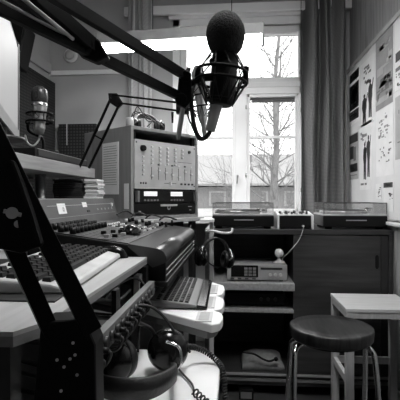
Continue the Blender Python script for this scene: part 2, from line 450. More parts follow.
def scribble(n, u0, v0, u1, v1, m='dark', s=.09):
    o = []
    for i in range(n):
        u = rnd.uniform(u0, u1); v = rnd.uniform(v0, v1); o.append((u, v, min(u+rnd.uniform(.02, s*1.6), .98), min(v+rnd.uniform(.01, s*.4), .98), m))
    return o
poster(349.5, 359.5, 75, 127, 'dark poster with white blocks, upper left corner of notice board', 'paper',
       [(.08,.04,.95,.2,'black'), (.05,.26,.95,.72,'black'), (.3,.34,.6,.58,'paper'), (.62,.3,.8,.5,'light'), (.05,.75,.95,.92,'dark'), (.1,.78,.5,.8,'paper'), (.2,.83,.85,.855,'paper'), (.25,.6,.7,.63,'paper'), (.35,.08,.6,.13,'paper')])
poster(361, 374, 66, 128, 'pale poster with dark standing figures under a curly heading', 'paper',
       scribble(16, .1, .08, .7, .36, 'mid', .12)+fig(.3, .5, .98, .35)+fig(.75, .34, .92, .3, 'darkgrey'))
poster(376, 393, 35, 112, 'large mid grey textured poster at the top of the board', 'grey',
       scribble(26, .05, .62, .9, .84, 'mid', .2)+scribble(12, .1, .1, .85, .5, 'light', .25)+[(.0, .86, .98, .93, 'light')])
poster(395, 406, 18, 92, 'pale tall poster at the right edge of the picture', 'paper', [(.1,.5,.9,.62,'dark'), (.1,.7,.9,.75,'mid')]+scribble(8, .1, .75, .9, .95))
poster(349.5, 358.5, 136, 180, 'small poster with three dark pictures below the dark poster', 'light',
       [(.05,.02,.95,.2,'darkgrey'), (.12,.27,.5,.55,'dark'), (.5,.3,.75,.6,'mid'), (.1,.66,.9,.84,'dark'), (.15,.9,.85,.92,'mid'), (.25,.7,.5,.8,'light')])
poster(360, 372, 126, 190, 'white poster with two dark walking figures at the board bottom', 'paper',
       scribble(8, .05, .08, .5, .3, 'grey', .15)+fig(.45, .28, .85, .26)+fig(.75, .2, .82, .24, 'darkgrey')+[(.1,.9,.35,.93,'mid'), (.45,.9,.6,.93,'mid')])
poster(376.5, 393.5, 113, 177, 'large white sheet with faint ink sketches', 'paper', scribble(26, .08, .06, .7, .45, 'grey', .1)+scribble(14, .1, .5, .85, .8, 'mid', .08))
poster(395.5, 406, 98, 160, 'grey sheet at the picture edge beside the ink sketches', 'light', scribble(10, .1, .1, .9, .8, 'mid', .2))
poster(384, 393.5, 182, 211, 'white card with dark title strip low on the board', 'paper', [(.0,.03,.95,.2,'darkgrey'), (.25,.09,.7,.13,'paper')]+scribble(9, .5, .35, .95, .62, 'dark', .14))
poster(376, 381.5, 184, 199, 'tiny cut-out sticker left of the white card', 'paper', scribble(10, .1, .15, .8, .85, 'darkgrey', .2))
for px, py in ((379, 61), (357, 79), (371, 71)):
    q = WX(px, py, PX)
    tag(MB().sphere(q+Vector((-.003,0,0)), .004).build('push_pin', 'steel'), 'steel push pin near the top of the notice board', 'pin', 'push pins on the board')

# ------------------------------------------------------------ cabinet under the window
YC = 2.40; cz = H-31/FP*YC+.0
def XC(px, Y=YC): return WY(px, 230, Y).x
def ZC_(py, Y=YC): return WY(300, py, Y).z
cx0, cx1 = XC(205), XR-.004
yb = 2.92
cab = thing('cabinet', 'dark wooden low cabinet with sliding door under the window', 'cabinet', ((cx0+cx1)/2, 2.66, 0))
xd = XC(294)
c = MB()
c.mm((cx0, YC, cz-.028), (cx1, yb, cz))
c.mm((cx0, YC, .0), (cx0+.022, yb, cz-.028)); c.mm((cx1-.022, YC, 0), (cx1, yb, cz-.028)); c.mm((xd, YC+.03, .1), (xd+.02, yb, cz-.028))
c.mm((cx0, yb-.012, .05), (cx1, yb, cz-.028))
c.build('carcass', 'darkwood', cab, bev=.002)
zf = ZC_(374)
MB().mm((cx0+.023, YC+.0, zf-.02), (cx1-.023, yb-.012, zf)).build('bottom_shelf', 'darkwood', cab, bev=.002)
MB().mm((cx0+.023, YC-.006, zf-.014), (cx1-.023, YC-.0005, zf-.002)).build('edge_lipping', 'grey', cab)
MB().mm((cx0+.023, YC-.002, .085), (cx1-.023, YC+.0095, .10)).build('lower_rail', 'mid', cab)
MB().mm((cx0+.023, YC+.01, .06), (cx1-.023, YC+.03, zf-.021)).build('plinth', 'darkwood', cab)
zs1 = WY(300, 284, YC-.04).z; zs2 = ZC_(310)
MB().mm((cx0+.023, YC-.04, zs1-.04), (xd-.001, yb-.013, zs1)).build('pull_out_shelf', 'shelfwood', cab, bev=.003)
MB().mm((cx0+.023, YC+.0, zs2-.02), (xd-.001, yb-.013, zs2)).build('shelf', 'shelfwood', cab, bev=.002)
dr = MB().mm((xd-.004, YC+.004, zf+.003), (XC(381), YC+.022, cz-.034)).build('sliding_door', 'darkwood', cab, bev=.002)
hp = WY(377, 262, YC+.003)
m_ = MB(); pts = []
for i in range(24):
    a = 2*PI*i/24; pts.append((hp.x+.010*math.cos(a), YC+.002, hp.z+.022*(1 if math.sin(a) > 0 else -1)+.016*math.sin(a)))
m_.prism(pts, (0, .004, 0)); m_.build('finger_pull', 'black', dr)
MB().mm((XC(381)+.002, YC+.006, zf), (cx1-.024, YC+.02, cz-.034)).build('door_track', 'dark', cab)
# wall socket on plinth
p = WY(246, 397, YC)
sk = thing('floor_box', 'small dark socket box standing on floor under the cabinet', 'box', (p.x, YC-.03, 0))
MB().mm((p.x-.04, YC-.05, 0), (p.x+.04, YC-.01, .055)).build('case', 'black', sk, bev=.004)
MB().mm((p.x-.03, YC-.052, .01), (p.x+.03, YC-.05, .045)).build('face', 'mid', sk)

# ------------------------------------------------------------ turntables and small mixer
def turntable():
    w, d = .345, .30
    t = thing('turntable', 'black turntable under clear dust cover, left one on the cabinet', 'turntable', (0,0,0), 0, 'turntables on the cabinet')
    MB().box((0,0,.044), (w, d, .063)).build('plinth', 'black', t, bev=.006)
    MB().box((0,0,.079), (w, d, .008)).build('deck', 'light', t, bev=.002)
    for sx in (-1, 1):
        for sy in (-1, 1): MB().cyl((sx*w*.4, sy*d*.38, 0), (sx*w*.4, sy*d*.38, .014), .02).build('foot', 'black', t)
    MB().lathe([(.132, 0), (.134, .004), (.134, .014), (.128, .018)], (-.03, 0, .083), seg=48).build('platter', 'steel', t)
    MB().lathe([(.126, 0), (.127, .003)], (-.03, 0, .1015), seg=48).build('mat', 'black', t)
    a = MB(); a.cyl((.135, .09, .083), (.135, .09, .108), .016); a.tube([(.135, .13, .11), (.135, .09, .112), (.13, -.02, .112), (.09, -.09, .108)], .004); a.box((.087,-.097,.106), (.016, .022, .01))
    a.build('tonearm', 'chrome', t)
    MB().mm((-.05, -d/2-.0025, .047), (.06, -d/2+.002, .053)).build('front_slot', 'grey', t)
    c = MB(); z0, z1 = .084, .142; q = .003; W, D = w/2-.004, d/2-.004
    c.mm((-W, -D, z1), (W, D, z1+q)); c.mm((-W, -D, z0), (W, -D+q, z1)); c.mm((-W, D-q, z0), (W, D, z1)); c.mm((-W, -D+q, z0), (-W+q, D-q, z1)); c.mm((W-q, -D+q, z0), (W, D-q, z1))
    dc = c.build('dust_cover', 'cover', t)
    e = MB()
    for a_, b_ in (((-W,-D,z1+q),(W,-D,z1+q)), ((-W,-D,z0),(-W,-D,z1+q)), ((W,-D,z0),(W,-D,z1+q)), ((-W,D,z1+q),(W,D,z1+q)), ((-W,-D,z1+q),(-W,D,z1+q)), ((W,-D,z1+q),(W,D,z1+q))):
        e.bar(a_, b_, .0028, up=Vector((.1,.3,1)))
    e.build('cover_edge', 'dark', dc)
    for sx in (-1, 1): MB().box((sx*.1, D+.004, .083), (.03, .012, .02)).build('hinge', 'black', t)
    return t
tt = turntable(); tt.location = (XC(242.5, 2.56), 2.575, cz)
copy_tree(tt, (XR-.02-.1725-.004, 2.575, cz), 'black turntable under clear dust cover, right one beside notice board', 0)
mx = thing('dj_mixer', 'small black mixer with white end cheeks between the turntables', 'mixer', (XC(296, 2.5), 2.5, cz))
X0, X1 = XC(277, 2.43), XC(313, 2.43)
MB().mm((X0+.012, 2.42, cz+.006), (X1-.012, 2.62, cz+.075)).build('body', 'black', mx, bev=.003)
for x_, s_ in ((X0, 1), (X1, -1)): 
    MB().prism([(x_, 2.41, cz), (x_, 2.64, cz), (x_, 2.64, cz+.095), (x_, 2.55, cz+.095), (x_, 2.41, cz+.08)], (s_*.011, 0, 0)).build('end_cheek', 'white', mx, bev=.002)
MB().mm((X0+.012, 2.425, cz+.0755), (X1-.012, 2.62, cz+.082)).build('top_panel', 'white', mx)
for i in range(6):
    for j in range(3):
        x_ = X0+.03+i*(X1-X0-.06)/5; k = MB().cyl((x_, 2.46+.06*j, cz+.082), (x_, 2.46+.06*j, cz+.096+.004*(i % 2)), .0065, .005, 12); k.build('knob', 'dark' if (i+j) % 3 else 'light', mx)
p = PD(304, 225, 2.35)
pj = WY(303, 226, 2.415)
MB().cyl(pj+Vector((0,.003,0)), pj+Vector((0,-.012,0)), .006).build('socket', 'white', mx)

# ------------------------------------------------------------ cabinet contents
p = WY(257, 283, YC+.05); tz = zs1
xa, xb = XC(227, YC+.02), XC(287, YC+.02)
td = thing('tape_deck', 'silver grey cassette deck with dark window on pull-out shelf', 'tape deck', ((xa+xb)/2, YC+.15, tz))
MB().mm((xa, YC+.01, tz+.008), (xb, YC+.27, tz+.095)).build('case', 'grey', td, bev=.003)
for x_ in (xa+.03, xb-.03):
    for y_ in (YC+.04, YC+.24): MB().cyl((x_, y_, tz), (x_, y_, tz+.008), .012).build('foot', 'black', td)
w_ = xb-xa; yf = YC+.01
MB().mm((xa+.07*w_, yf-.004, tz+.025), (xa+.52*w_, yf, tz+.09)).build('cassette_window', 'gloss', td, bev=.002)
for i in range(3):
    for j in range(3): MB().mm((xa+(.29+.07*i)*w_, yf-.006, tz+.032+.017*j), (xa+(.345+.07*i)*w_, yf-.004, tz+.045+.017*j)).build('key', 'mid', td)
MB().mm((xa+.56*w_, yf-.0025, tz+.068), (xa+.92*w_, yf, tz+.078)).build('display', 'dark', td)
for i in range(3): MB().cyl((xa+(.72+.085*i)*w_, yf, tz+.04), (xa+(.72+.085*i)*w_, yf-.014, tz+.04), .0085).build('knob', 'light', td)
for i in range(4): MB().mm((xa+(.06+.12*i)*w_, yf-.004, tz+.012), (xa+(.12+.12*i)*w_, yf, tz+.02)).build('button', 'dark', td)
# small round lamp on deck
q = WY(279, 253, YC+.06); tp = tz+.095
lm = thing('round_gauge', 'small white disc on stubby stand on top of the cassette deck', 'dial', (q.x, q.y, tp))
MB().lathe([(.032, 0), (.03, .012), (.012, .018), (.008, .03)], (q.x, q.y, tp)).build('base', 'light', lm)
MB().cyl((q.x, q.y, tp+.02), (q.x, q.y, q.z-.015), .006).build('neck', 'dark', lm)
MB().lathe([(.023, 0), (.025, .004), (.025, .01), (.0, .013)], (q.x, q.y, q.z), (0,-1,0)).build('disc', 'white', lm)
sc = WY(303, 226, 2.395)
tag(MB().tube([sc+Vector((0,.008,0)), sc+Vector((.002,-.012,-.004)), WY(299, 240, 2.38), WY(290, 251, 2.38), WY(283, 258, 2.42), (q.x+.02, q.y-.0, tp+.012)], .0022).build('thin_cable', 'light'), 'thin pale cable running from small mixer to cassette deck', 'cable')
# shelf below: dark amplifier
xa2, xb2 = XC(226, 2.5), XC(284, 2.5)
am = thing('amplifier', 'black amplifier in the dark middle shelf of the cabinet', 'amplifier', ((xa2+xb2)/2, 2.6, zs2))
MB().mm((xa2, 2.47, zs2+.006), (xb2, 2.75, zs2+.075)).build('case', 'gloss', am, bev=.003)
MB().mm((xa2+.01, 2.467, zs2+.012), (xb2-.01, 2.47, zs2+.07)).build('front_panel', 'black', am)
for i in range(3): MB().cyl((xa2+.2+.04*i, 2.467, zs2+.04), (xa2+.2+.04*i, 2.455, zs2+.04), .01).build('knob', 'dark', am)
for i in range(4): MB().cyl((xa2+.03+(i%2)*.25, 2.5+.2*(i//2), zs2), (xa2+.03+(i%2)*.25, 2.5+.2*(i//2), zs2+.006), .01).build('foot', 'black', am)
# cloth bag on bottom shelf
bg = thing('cloth_bag', 'grey cloth bag with dark strap on cabinet bottom shelf', 'bag', (XC(262), YC+.12, zf))
mb = MB(); nx, ny = 20, 14; x0, x1 = XC(241, YC+.08), XC(284, YC+.08)
g = []
for j in range(ny+1):
    row = []
    for i in range(nx+1):
        u, v_ = i/nx, j/ny
        h = .085*(math.sin(PI*u)**.35)*(math.sin(PI*v_)**.4)*(.75+.3*noise.noise(Vector((u*4, v_*3, 2))))
        row.append(mb.bm.verts.new((x0+(x1-x0)*u+.012*noise.noise(Vector((u*3, v_*3, 5))), YC+.03+.25*v_, zf+.001+h)))
    g.append(row)
for j in range(ny):
    for i in range(nx): mb.bm.faces.new((g[j][i], g[j][i+1], g[j+1][i+1], g[j+1][i])).smooth = True
mb.bm.faces.new([g[0][i] for i in range(nx+1)]+[g[j][nx] for j in range(1, ny+1)]+[g[ny][i] for i in range(nx-1, -1, -1)]+[g[j][0] for j in range(ny-1, 0, -1)])
mb.build('bag_body', mat('bag_cloth', .2, .9, bump=.5, scale=40), bg)
MB().tube([WY(243, 352, YC+.03), WY(254, 354, YC+.025), WY(263, 359, YC+.02), WY(270, 361, YC+.02), WY(277, 358, YC+.03)], .006).sphere(WY(276, 359, YC+.02), .012).build('strap', 'black', bg)

# ------------------------------------------------------------ stool
sd = 1.70; sc_ = PD(331, 325.5, sd); sx, sy, sz = sc_.x, sc_.y, sc_.z
st = thing('stool', 'round stool with worn dark wooden seat and chrome legs', 'stool', (sx, sy, 0))
MB().lathe([(.10, -.051), (.151, -.049), (.158, -.04), (.1605, -.008), (.159, -.002), (.155, .0005), (.1, -.0005), (.0, -.002)], (sx, sy, sz), seg=64).build('seat', 'seatwood', st)
MB().lathe([(.125, -.062), (.13, -.052)], (sx, sy, sz), seg=48).build('under_plate', 'blackmetal', st)
for k, (ax, ay) in enumerate(((-1, -1), (-1, 1), (1, -1), (1, 1))):
    b0 = Vector((sx+ax*.115, sy+ay*.03, sz-.066)); b1 = Vector((sx+ax*.143, sy+ay*.045, sz-.082)); b2 = Vector((sx+ax*.151, sy+ay*.065, sz-.13)); b3 = Vector((sx+ax*.166, sy+ay*.13, .012))
    lg = MB().tube([b0-Vector((ax*.05, 0, 0)), b0, b1, b2, b2.lerp(b3, .5), b3], .0105, 12).build('leg', 'chrome', st)
    MB().cyl((b3.x, b3.y, 0), (b3.x, b3.y, .03), .015, .013).build('rubber_foot', 'rubber', lg)
zz = .2; tr = (sz-.13-zz)/(sz-.13); px_, py_ = .151+.015*tr, .065+.065*tr
MB().tube([(sx+px_, sy+py_, zz), (sx-px_, sy+py_, zz)], .006, 10, sm=False).tube([(sx+px_, sy-py_, zz), (sx-px_, sy-py_, zz)], .006, 10, sm=False).build('foot_rail', 'chrome', st)

# ------------------------------------------------------------ pale side table
tz_ = H-108/FP*2.0
tx0, tx1 = .502, XR-.02; ty0, ty1 = 2.0, 2.32
sd_ = thing('side_table', 'pale wooden side table with stretchers behind the round stool', 'table', ((tx0+tx1)/2, 2.0, 0))
pale = mat('pale_painted_wood', .5, .5, var=.12, scale=9, stretch=(.6, 8, 8))
legm = mat('pale_leg_wood', .4, .55, var=.15, scale=9, stretch=(8, 8, .6))
MB().mm((tx0, ty0, tz_-.018), (tx1, ty1, tz_)).build('tabletop', pale, sd_, bev=.003)
a = MB(); a.mm((tx0+.004, ty0+.003, tz_-.045), (tx1-.004, ty0+.02, tz_-.018)); a.mm((tx0+.004, ty1-.02, tz_-.045), (tx1-.004, ty1-.003, tz_-.018)); a.mm((tx0+.003, ty0+.02, tz_-.045), (tx0+.02, ty1-.02, tz_-.018)); a.mm((tx1-.02, ty0+.02, tz_-.045), (tx1-.003, ty1-.02, tz_-.018))
a.build('apron', legm, sd_)
for x_ in (tx0+.002, tx1-.04):
    for y_ in (ty0+.002, ty1-.037): MB().mm((x_, y_, 0), (x_+.036, y_+.034, tz_-.019)).build('leg', legm, sd_, bev=.002)
MB().mm((tx0+.008, ty0+.03, .24), (tx0+.026, ty1-.03, .275)).build('stretcher', legm, sd_)
MB().mm((tx0+.03, ty1-.026, .24), (tx1-.03, ty1-.01, .275)).build('stretcher', legm, sd_)
# leaning thing lower right
# ------------------------------------------------------------ desk
dz = .935; xe = -.245
dk = thing('desk', 'pale studio desk carrying the keyboard and mixing console', 'desk', (-.9, 1.3, 0))
e0 = WZ(13, 332, dz-.0); e1 = WZ(34, 320, dz)
pts = [(XL+.06, e0.y, dz), (e0.x, e0.y, dz), (xe-.005, e1.y+.0, dz), (xe, 1.185, dz), (-.645, 1.185, dz), (-.645, 2.07, dz), (XL+.06, 2.07, dz)]
MB().prism([Vector(p)-Vector((0,0,.006)) for p in pts], (0, 0, .006)).build('desk_top', 'desk', dk)
MB().prism([Vector(p)-Vector((0,0,.019)) for p in pts], (0, 0, .013)).build('edge_strip', 'deskedge', dk)
MB().mm((XL+.06, e0.y+.03, 0), (e0.x-.02, e0.y+.06, dz-.0195)).build('end_panel', 'dark', dk)
MB().mm((-.74, e0.y+.06, .05), (-.72, 2.07, dz-.0195)).build('back_panel', 'dark', dk)
for y_ in (1.70, 1.98): MB().mm((xe-.08, y_, 0), (xe-.04, y_+.04, .849)).build('leg', 'mid', dk, bev=.003)

# patch bay rail with plugs
xp = -.215
pb = thing('patch_bay', 'grey metal patch strip under the desk edge full of plugs', 'patch bay', (xp, .8, .86))
MB().mm((xp-.02, .54, .838), (xp-.004, 1.16, .874)).build('strip', 'mid', pb, bev=.001)
for y_ in (.55, .84, 1.13): MB().mm((xp-.03, y_, .838), (xp-.021, y_+.03, .9155)).build('bracket', 'black', pb)
for i in range(16):
    y_ = .565+i*.036; MB().cyl((xp-.006, y_, .857), (xp+.003, y_, .857), .010, seg=14).build('socket', 'dark', pb)
rr = random.Random(5)
for i in range(13):
    y_ = .565+i*.036
    if i in (4, ): continue
    pc = thing('patch_cable', 'black patch cable plugged into the grey strip under the desk', 'cable', (xp+.01, y_, .857), 0, 'patch cables in the strip')
    MB().cyl((xp+.0, y_, .857), (xp+.015, y_, .855), .0055, .0045, 12).build('plug', 'black', pc)
    q0 = Vector((xp+.013, y_, .855)); dx = rr.uniform(.002, .010); dy = rr.uniform(-.05, .05)
    MB().tube([q0, q0+Vector((.004, 0, -.006)), q0+Vector((-.008, dy*.1, -.024)), q0+Vector((-.04, dy*.3, -.026)), q0+Vector((-.10, dy*.6, -.024)), q0+Vector((-.2, dy, -.01))], .0032, 6).build('lead', 'rubber', pc)
# pale connector block
cb = thing('connector_box', 'pale metal connector box hanging under desk beside the console', 'connector box', (-.23, 1.2, .85))
q = PD(141, 284, 1.22)
MB().mm((q.x-.012, 1.16, q.z-.04), (q.x+.004, 1.28, q.z+.03)).build('plate', 'light', cb, bev=.002)
for j, (dy, dz_) in enumerate(((.02, .0), (.055, .0), (.09, .005), (.04, -.025), (.08, -.025))):
    MB().cyl((q.x+.004, 1.16+dy, q.z+dz_), (q.x+.02, 1.16+dy, q.z+dz_), .009, seg=14).build('socket', 'blackmetal', cb)
# loose black leads arcing to the tray
for k, (pp, lab) in enumerate((([(108, 322, .95), (125, 309, .95), (148, 306, .97), (165, 318, .98), (178, 338, .98), (190, 352, 1.0)], 'black lead arcing over the pale surface toward large headphones'),
          ([(90, 318, .85), (110, 318, .88), (135, 322, .93), (152, 330, .98), (156, 345, 1.0)], 'thick black lead drooping below desk edge'),
          ([(104, 300, .9), (118, 285, 1.0), (135, 278, 1.12), (146, 290, 1.12), (140, 320, 1.1), (138, 352, 1.1)], 'looped black lead hanging by the pale connector box'),
          ([(70, 320, .62), (82, 306, .7), (98, 300, .8), (118, 300, .92), (130, 290, 1.05)], 'black lead running along the patch strip'))):
    tag(MB().tube([PD(*a_) for a_ in pp], .0045 if k == 1 else .0032, 8).build('loose_cable', 'rubber'), lab, 'cable')

# ------------------------------------------------------------ keyboards
def keyboard(name, label, L, Wd, body, keym, rows=6, cols=18, th=.022, front=None, lip=.010, kh=.007):
    t = thing(name, label, 'keyboard')
    # local: x along length, y towards back; wedge profile
    MB().prism([(-L/2, -Wd/2, 0), (-L/2, Wd/2, 0), (-L/2, Wd/2, th+.008), (-L/2, -Wd/2+.02, th*.75), (-L/2, -Wd/2, th*.5)], (L, 0, 0)).build('case', body, t, bev=.004)
    if front: MB().prism([(-L/2, -Wd/2-lip, 0), (-L/2, -Wd/2+.001, 0), (-L/2, -Wd/2+.001, th*.6), (-L/2, -Wd/2-lip*.75, th*.4)], (L, 0, 0)).build('front_lip', front, t, bev=.003)
    ks = MB(); kp = (Wd-.045)/rows; n = 0
    kw = (L-.03)/cols
    sl = (th*.25+.008)/(Wd-.02)
    def K(x, y, w, mb):
        z = th*.75+(y+Wd/2-.02)*sl
        vs = [(x-w/2, y-kp*.40, z-.002), (x+w/2, y-kp*.40, z-.002), (x+w/2, y+kp*.40, z-.002), (x-w/2, y+kp*.40, z-.002)]
        vs += [(x-w/2+.002, y-kp*.28, z+kh), (x+w/2-.002, y-kp*.28, z+kh), (x+w/2-.002, y+kp*.32, z+kh), (x-w/2+.002, y+kp*.32, z+kh)]
        mb.add(vs, [(0,3,2,1), (4,5,6,7), (0,1,5,4), (1,2,6,5), (2,3,7,6), (3,0,4,7)])
    for r in range(rows):
        y = -Wd/2+.022+kp*(r+.5)+(.004 if r == rows-1 else 0); row = None
        c = 0
        while c < cols:
            if c in (14, 17) and rows > 5 and cols > 18 and False: c += 1; continue
            w = 1
            if r == 0 and c == 4: w = 5
            elif r == 1 and c in (0, 12): w = 2
            elif r == 2 and c == 12: w = 2
            if c in (3, 9) and r == rows-1: c += 1; continue
            x = -L/2+.015+kw*(c+w/2)+(.003 if c > 13 else 0)-(.002)
            row = MB(); K(x, y, kw*(w-.18), row); row.build('key', keym, t); c += w
    return t
# near-left pale keyboard on desk: long axis along Y, front edge at right
ka = WZ(62, 294, dz+.01); kb_ = WZ(122, 254, dz+.01)
L = (kb_-ka).length
mid = (ka+kb_)/2; ang = math.atan2(kb_.y-ka.y, kb_.x-ka.x)
k1 = keyboard('keyboard', 'pale computer keyboard with dark keys on the studio desk', L, .17, 'light', 'key', front='light')
nrm = Vector((-math.sin(ang), math.cos(ang), 0))
c_ = mid+nrm*(.085+.012)+Vector((0, .03, 0)); k1.location = (c_.x, c_.y, dz); k1.rotation_euler = (0, 0, ang)

# pull-out tray
trz = .78
tray = thing('keyboard_tray', 'pale plastic tray with scalloped edge holding the black keyboard', 'tray', (-.2, 1.3, trz-.05))
xr_ = -.028
P = []
yn, yfar = 1.08, 1.63
P.append((-.50, 1.40, trz)); P.append((-.27, 1.25, trz)); P.append((-.06, 1.085, trz)) ; 
def bulge(y0, y1, x0, b, n=9):
    return [(x0+b*math.sin(PI*i/(n-1))**.35, y0+(y1-y0)*i/(n-1), trz) for i in range(n)]
P += bulge(1.085, 1.22, xr_-.028, .024); P += bulge(1.225, 1.405, xr_-.030, .026); P += bulge(1.41, 1.605, xr_-.034, .026)
P.append((-.10, yfar+.02, trz)); P.append((-.50, yfar+.06, trz))
MB().prism([Vector(p_)-Vector((0,0,.022)) for p_ in P], (0,0,.022)).build('top', 'white', tray, bev=.005, seg=3)
MB().prism([Vector((p_[0]-.012, p_[1]+(.012 if p_[1] < 1.26 else -.012), trz-.0225)) for p_ in P], (0,0,-.018)).build('underside', 'mid', tray, bev=.003)
for (ya, yb_) in ((1.105, 1.20), (1.245, 1.385), (1.435, 1.575)):
    m_ = MB(); m_.mm((xr_-.075, ya, trz-.0005), (xr_-.032, yb_, trz+.003)); r_ = m_.build('pad_rim', 'light', tray, bev=.001)
    MB().mm((xr_-.067, ya+.008, trz+.0025), (xr_-.040, yb_-.008, trz+.0036)).build('recess', 'grey', tray)

k2 = keyboard('keyboard', 'black computer keyboard on the pale pull-out tray', .40, .14, mat('keyboard_body_grey', .10, .35), 'key', cols=17, th=.016, front='gloss', lip=.032, kh=.0035)
lipx = ka.x-.004
tag(MB().prism([(-.70, .663, dz), (lipx-.0, .655, dz), (ka.x+(kb_.x-ka.x)*1.0-.004, 1.10, dz), (-.70, 1.10, dz)], (0,0,.003)).build('keyboard_shade_sheet', 'rubber', bev=.001), 'black sheet standing in for the shade and dark side under the pale keyboard', 'shade sheet')  # dark sheet put in for the keyboard's shadow and dark near side
k1.location.z += .003
a_ = WZ(205.5, 304, trz+.01); b_ = WZ(209, 282, trz+.01); mid = (a_+b_)/2; ang = math.atan2(b_.y-a_.y, b_.x-a_.x)
ang = math.radians(91)
k2.location = (-.183, 1.42, trz+.0045); k2.rotation_euler = (0,0,ang)
# tray runners to desk leg
MB().mm((-.33, 1.35, trz+.0), (-.30, 1.58, .849)).build('runner', 'blackmetal', tray)

# ------------------------------------------------------------ mixing console
def cz_at(x): # surface slopes up to the left
    return .955+(-.215-x)/.33*.046
con = thing('mixing_console', 'large broadcast mixing console with faders and rounded armrest', 'mixing console', (-.38, 1.6, .86))
Y0, Y1 = 1.20, 2.02
prof = [(-.215, .958), (-.20, .951), (-.192, .938), (-.192, .925)]
body = [(-.60, Y0, .87), (-.60, Y0, cz_at(-.6)), (-.29, Y0, cz_at(-.29)), (-.215, Y0, .945), (-.195, Y0, .93), (-.195, Y0, .865), (-.235, Y0, .85)]
# armrest
arm = []
for i in range(11):
    a = PI/2-(PI*.62)*i/10; arm.append((-.225+.034*math.cos(a), Y0-.012, .93+.030*math.sin(a)))
arm = [(-.30, Y0-.012, cz_at(-.3)-.004), (-.30, Y0-.012, cz_at(-.3)+.004)]+arm+[(-.23, Y0-.012, .905)]
MB().prism(body, (0, Y1-Y0, 0)).build('body', 'black', con, bev=.003)
o = MB().prism(arm, (0, Y1-Y0+.024, 0)).build('armrest', mat('armrest_vinyl', .035, .28, var=.1, bump=.05, scale=60), con)
for p_ in o.data.polygons: p_.use_smooth = len(p_.vertices) == 4 and p_.area < .02
for k, z_ in enumerate((.897, .880)):
    MB().mm((-.194, Y0-.002, z_), (-.1915, Y1+.002, z_+.002)).build('side_stripe', 'grey', con)
MB().mm((-.235, Y0-.01, .85), (-.188, Y1, .866)).build('side_ledge', 'black', con, bev=.004)
# surface plates
def splate(name, x0, x1, y0, y1, m, lift=.003):
    v = [(x0, y0, cz_at(x0)), (x1, y0, cz_at(x1)), (x1, y1, cz_at(x1)), (x0, y1, cz_at(x0))]
    return MB().prism(v, (0, 0, lift)).build(name, m, con)
splate('fader_panel', -.585, -.305, Y0+.01, 1.56, 'dark')
splate('button_panel', -.585, -.305, 1.563, 1.80, 'darkgrey')
splate('monitor_panel', -.585, -.305, 1.803, 2.01, 'dark')
nf = 10
for i in range(nf):
    y_ = Y0+.03+i*.034
    MB().prism([(-.45, y_-.0015, cz_at(-.45)+.003), (-.45, y_+.0015, cz_at(-.45)+.003), (-.33, y_+.0015, cz_at(-.33)+.003), (-.33, y_-.0015, cz_at(-.33)+.003)], (0,0,.0006)).build('fader_slot', 'black', con)
    xf = -.345-.09*random.random()
    MB().box((xf, y_, cz_at(xf)+.012), (.016, .010, .011)).build('fader_cap', 'grey' if i % 3 == 0 else 'black', con, bev=.002)
    for j in range(3):
        xk = -.475-.036*j
        MB().cyl((xk, y_, cz_at(xk)+.003), (xk, y_, cz_at(xk)+.022), .010, .008, 14).build('knob', 'black', con)
for i in range(6):
    for j in range(6):
        xk = -.335-.03*j; y_ = 1.585+.036*i
        MB().box((xk, y_, cz_at(xk)+.006), (.009, .013, .005)).build('button', 'paper' if (i*j+i) % 3 != 1 else 'dark', con)
for i in range(3):
    for j in range(4):
        xk = -.335-.045*j; y_ = 1.83+.06*i
        MB().cyl((xk, y_, cz_at(xk)+.003), (xk, y_, cz_at(xk)+.02), .009, .007, 14).build('knob', 'light' if (i+j) % 3 == 0 else 'black', con)
# meter bridge
mbz0, mbz1 = 1.014, 1.098
MB().prism([(-.55, Y0+.02, mbz0-.01), (-.575, Y0+.02, mbz1), (-.64, Y0+.02, mbz1), (-.64, Y0+.02, .95), (-.57, Y0+.02, .95)], (0, Y1-Y0-.04, 0)).build('meter_bridge', mat('meter_bridge_grey', .075, .45), con, bev=.003)
def mbx(z): return -.55-(z-mbz0+.01)/(mbz1-mbz0+.01)*.025
def onbridge(name, y0, y1, z0, z1, m):
    e = .0015
    return MB().prism([(mbx(z0)+e, y0, z0), (mbx(z0)+e, y1, z0), (mbx(z1)+e, y1, z1), (mbx(z1)+e, y0, z1)], (-.0022, 0, 0)).build(name, m, con)
onbridge('line', Y0+.06, Y1-.05, 1.074, 1.0755, 'light'); onbridge('line', Y0+.03, Y1-.05, 1.036, 1.0372, 'grey')
onbridge('sticker', 1.335, 1.40, 1.048, 1.082, 'paper'); onbridge('sticker', 1.565, 1.61, 1.066, 1.084, 'paper')
onbridge('small_mark', 1.60, 1.63, 1.046, 1.054, 'black'); onbridge('small_mark', 1.37, 1.385, 1.055, 1.07, 'grey')
for i in range(5): onbridge('small_mark', 1.72+.05*i, 1.735+.05*i, 1.05, 1.058, 'grey')
MB().cyl((-.565, 1.93, 1.07), (-.56, 1.93, 1.07), .008).build('lamp', 'white', con)

# mouse on console
q = WZ(132, 230, .99); mz = cz_at(q.x)+.004
ms = thing('computer_mouse', 'black computer mouse lying on the console surface', 'mouse', (q.x, q.y, mz))
m_ = MB().sphere((q.x, q.y, mz+.002), .05, sc=(.62, 1.0, .62))
bmesh.ops.bisect_plane(m_.bm, geom=m_.bm.verts[:]+m_.bm.edges[:]+m_.bm.faces[:], plane_co=(q.x, q.y, mz), plane_no=(0,0,-1), clear_outer=True)
m_.build('shell', 'gloss', ms)
MB().cyl((q.x-.003, q.y-.028, mz+.0255), (q.x+.003, q.y-.028, mz+.0255), .007).build('wheel', 'dark', ms)
MB().tube([(q.x, q.y+.045, mz+.008), (q.x-.02, q.y+.1, mz+.006), (q.x-.08, q.y+.16, mz+.012), (q.x-.12, q.y+.12, mz+.02)], .002).build('lead', 'rubber', ms)
